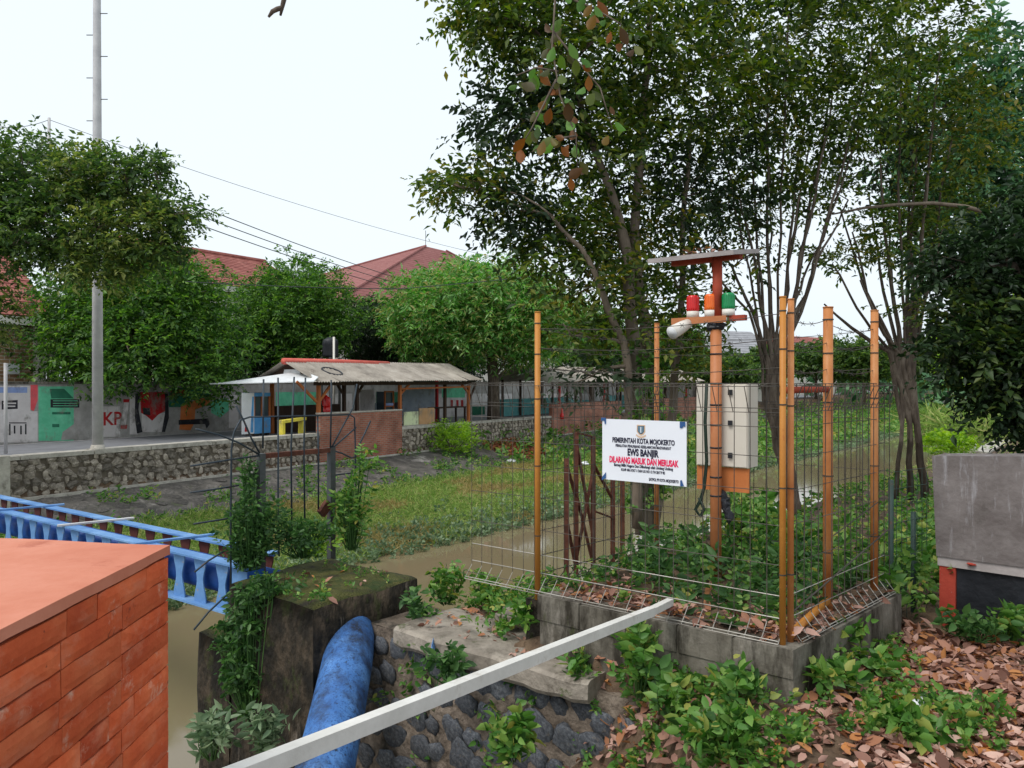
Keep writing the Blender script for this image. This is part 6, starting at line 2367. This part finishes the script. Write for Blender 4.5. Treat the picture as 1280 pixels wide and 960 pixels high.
for u, v, d, ru, rv, n, mt, lab in ((560, 735, 6.9, 26, 26, 40, 'weed', 'leafy weed clump at the canal edge right of the pier'), (520, 770, 6.3, 12, 26, 22, 'weed_dark', 'dark trailing weed between pier and coping slab'),
                               (605, 745, 6.7, 22, 24, 34, 'weed', 'weed clump with thin stems under the left end of the mesh'), (655, 775, 5.6, 16, 14, 18, 'weed', 'small weed beside the dark concrete cube'),
                               (800, 830, 4.75, 22, 44, 46, 'weed', 'broad-leaved weed growing up the plinth face left of its middle'), (725, 845, 5.1, 12, 24, 20, 'weed', 'weed sprouting at the broken end of the coping slab'),
                               (850, 880, 4.5, 40, 22, 34, 'weed', 'spreading weed below the plinth near the stone wall'), (920, 860, 4.3, 34, 12, 18, 'weed', 'leafy weed at the foot of the plinth left of its corner'),
                               (910, 925, 4.0, 60, 20, 50, 'weed', 'wide low weed patch at the bottom edge below the plinth'), (640, 930, 4.7, 40, 22, 36, 'weed', 'grassy tuft growing out of the stone wall at the bottom edge'), (560, 840, 5.3, 26, 26, 26, 'weed_dark', 'dark weed hanging on the stone wall under the coping slab'),
                               (1055, 800, 4.9, 26, 12, 18, 'weed', 'weed beside the right side wall of the plinth'), (1040, 852, 4.4, 36, 12, 22, 'weed', 'weed on the leaf litter right of the plinth corner'), (1215, 792, 5.3, 36, 10, 30, 'weed_dark', 'broad dark weed in front of the black panel'), (1265, 790, 5.3, 26, 22, 34, 'weed', 'green weed at the foot of the black panel by the right edge'),
                               (1140, 915, 3.9, 24, 14, 26, 'weed', 'small weed standing in the leaf litter at lower right'), (1090, 832, 4.7, 30, 8, 14, 'weed', 'low weed between leaf litter and fence posts')):
    clump('weed_plant', lab, 'plant', patch_pts(u, v, d, ru, rv, n, .16), 7, .13, .085 if d < 5 else .075, .05 if d < 5 else .04, mt, .3, group='weeds round the plinth and wall')
# reeds and bush at the right, beyond the wall
rp = []
for _ in range(160):
    q = G(rng.uniform(1205, 1285), 546, -1.85) + Vector((0, rng.uniform(-2, 4), 0))
    rp.append((q.x, q.y, -1.9))
o = foliage('blades', [sprays(np.array(rp), upward(160, .25), 7, .8, 1.1, .05, .7, .35)], M['grass'], thing('reed_clump', 'tall reeds with arching blades above the grey wall', 'reeds', (14.5, 25, -1.9)))
c = P(1186, 556, 19)
o, _d = in_ellipsoid((c.x, c.y, c.z), (.55, .6, .32), 110, .5)
foliage('leaves', [sprays(o, _d + upward(110), 8, .25, .13, .08, .3)], M['leaf_bright'], thing('bush', 'bright low bush above the left end of the grey wall', 'bush', (c.x, c.y, -1.9)))
# ivy on the lower trunks of tree A
iv = []
for _ in range(170):
    v = rng.uniform(430, 640)
    iv.append(tuple(P(rng.uniform(786, 832), v, 9.1 + rng.uniform(-.12, .1))))
foliage('leaves', [sprays(np.array(iv), rng.normal(size=(len(iv), 3)), 5, .14, .1, .07, .5)], M['weed'], thing('ivy', 'ivy climbing the tree stems behind the sign', 'climbing plant', P(808, 660, 9.1)))

# ------------------------------------------------------------------ LEAF LITTER
def litter_mesh(seed):
    r2 = random.Random(seed)
    m_ = MB()
    cu, tw_ = r2.uniform(.2, 1.1), r2.uniform(-.5, .5)
    prof_ = [(0, .02), (.2, .24), (.45, .33), (.7, .26), (.9, .1), (1, .0)]
    vs = []
    for x, w_ in prof_:
        zc = cu * (x - .5) ** 2
        vs += [(x - .5, w_, zc + cu * w_ * .6 + tw_ * x * w_), (x - .5, 0, zc), (x - .5, -w_, zc + cu * w_ * .5 - tw_ * x * w_)]
    fs = []
    for i in range(len(prof_) - 1):
        fs += [(i * 3, i * 3 + 1, i * 3 + 4, i * 3 + 3), (i * 3 + 1, i * 3 + 2, i * 3 + 5, i * 3 + 4)]
    m_.add([Vector(v) for v in vs], fs)
    return m_.mesh('dry_leaf', M['litter_obj'], (0, 0, 0), True)


lm = [litter_mesh(k) for k in range(7)]
spots = []
random.seed(5)
while len(spots) < 8200:
    x, y = random.uniform(.5, 6.0), random.uniform(2.4, 5.9)
    rel = Vector((x, y, 0)) - P1
    if rel.dot(U) > -.1 and rel.dot(Vv) > -.09: continue
    u_ = 640 + FPX * x / y
    v_ = HZ + FPX * 1.83 / y
    if (Vector((x, y, 0)) - CW0).dot(Vv) > -.06 and x > 2.9: continue
    k = noise.noise(Vector((x * .9, y * .9, 60))) * .5
    den = min(1, max(.06, (u_ - 960) / 200 + k)) * (1 if v_ > 800 else .55)
    if u_ < 930: den = .3 + max(0, k)
    if random.random() > den: continue
    spots.append((x, y))
spots.sort(key=lambda p_: (640 + FPX * p_[0] / p_[1] > 1290 or FPX * 1.83 / p_[1] + HZ > 970, p_[1]))
rest = []
for i, (x, y) in enumerate(spots):
    z = zland(x, y) + random.uniform(.008, .03)
    if i < 300:
        s_ = random.uniform(.05, .1)
        put('dry_leaf', random.choice(lm), ground, (x, y, z + .012), (random.uniform(-.5, .5), random.uniform(-.5, .5), random.uniform(0, 6.28)), (s_, s_ * random.uniform(.7, 1.05), s_))
    else: rest.append((x, y, z))
O = np.array(rest)
foliage('leaf_litter', [sprays(O, rng.normal(size=(len(O), 3)) * np.array([1, 1, .25]), 2, .06, .085, .048, .05)], M['litter'], fine=True)
O = []
for _ in range(420):
    a_, b_ = rng.uniform(-.02, Lu - .1), abs(rng.normal()) * .5 + .02
    if rng.random() < .3: a_, b_ = abs(rng.normal()) * .12, rng.uniform(.05, Lv - .12)
    if b_ > Lv - .1: continue
    q = E(a_, b_)
    O.append((q.x, q.y, ZP + .004 + rng.uniform(0, .03)))
foliage('plinth_litter', [sprays(np.array(O), rng.normal(size=(len(O), 3)) * np.array([1, 1, .25]), 2, .06, .085, .045, .05)], M['litter'], fine=True)
O = []
for _ in range(60):
    q = S(rng.uniform(4.2, 4.9), rng.uniform(2.8, 4.4), -1.915)
    O.append(tuple(q))
for _ in range(220):
    q = S(rng.uniform(4.75, 5.8), rng.uniform(3.3, 4.6))
    O.append((q.x, q.y, zland(q.x, q.y) + rng.uniform(.005, .03)))
for _ in range(560):
    q = Vector((rng.uniform(.35, 1.9), rng.uniform(3.3, 5.0), 0))
    z_ = zland(q.x, q.y)
    if z_ > -2.9 and (q - P1).dot(Vv) < -.1: O.append((q.x, q.y, z_ + rng.uniform(.005, .03)))
for _ in range(12):
    O.append(tuple(S(rng.uniform(a_s + .1, b_s - .1), rng.uniform(a_n + .05, 5.8), -1.735)))
foliage('slab_litter', [sprays(np.array(O), rng.normal(size=(len(O), 3)) * np.array([1, 1, .2]), 2, .05, .07, .04, .05)], M['litter'], fine=True)
q = G(1150, 893, -1.82)
cup = MB()
cup.tube([q + Vector((-.04, 0, .04)), q + Vector((.05, .02, .05))], [.03, .042], 12, caps=False)
tag(cup.build('plastic_cup', M['plastic_bag'], smooth=True), 'crumpled clear plastic cup lying in the dry leaves', 'cup')
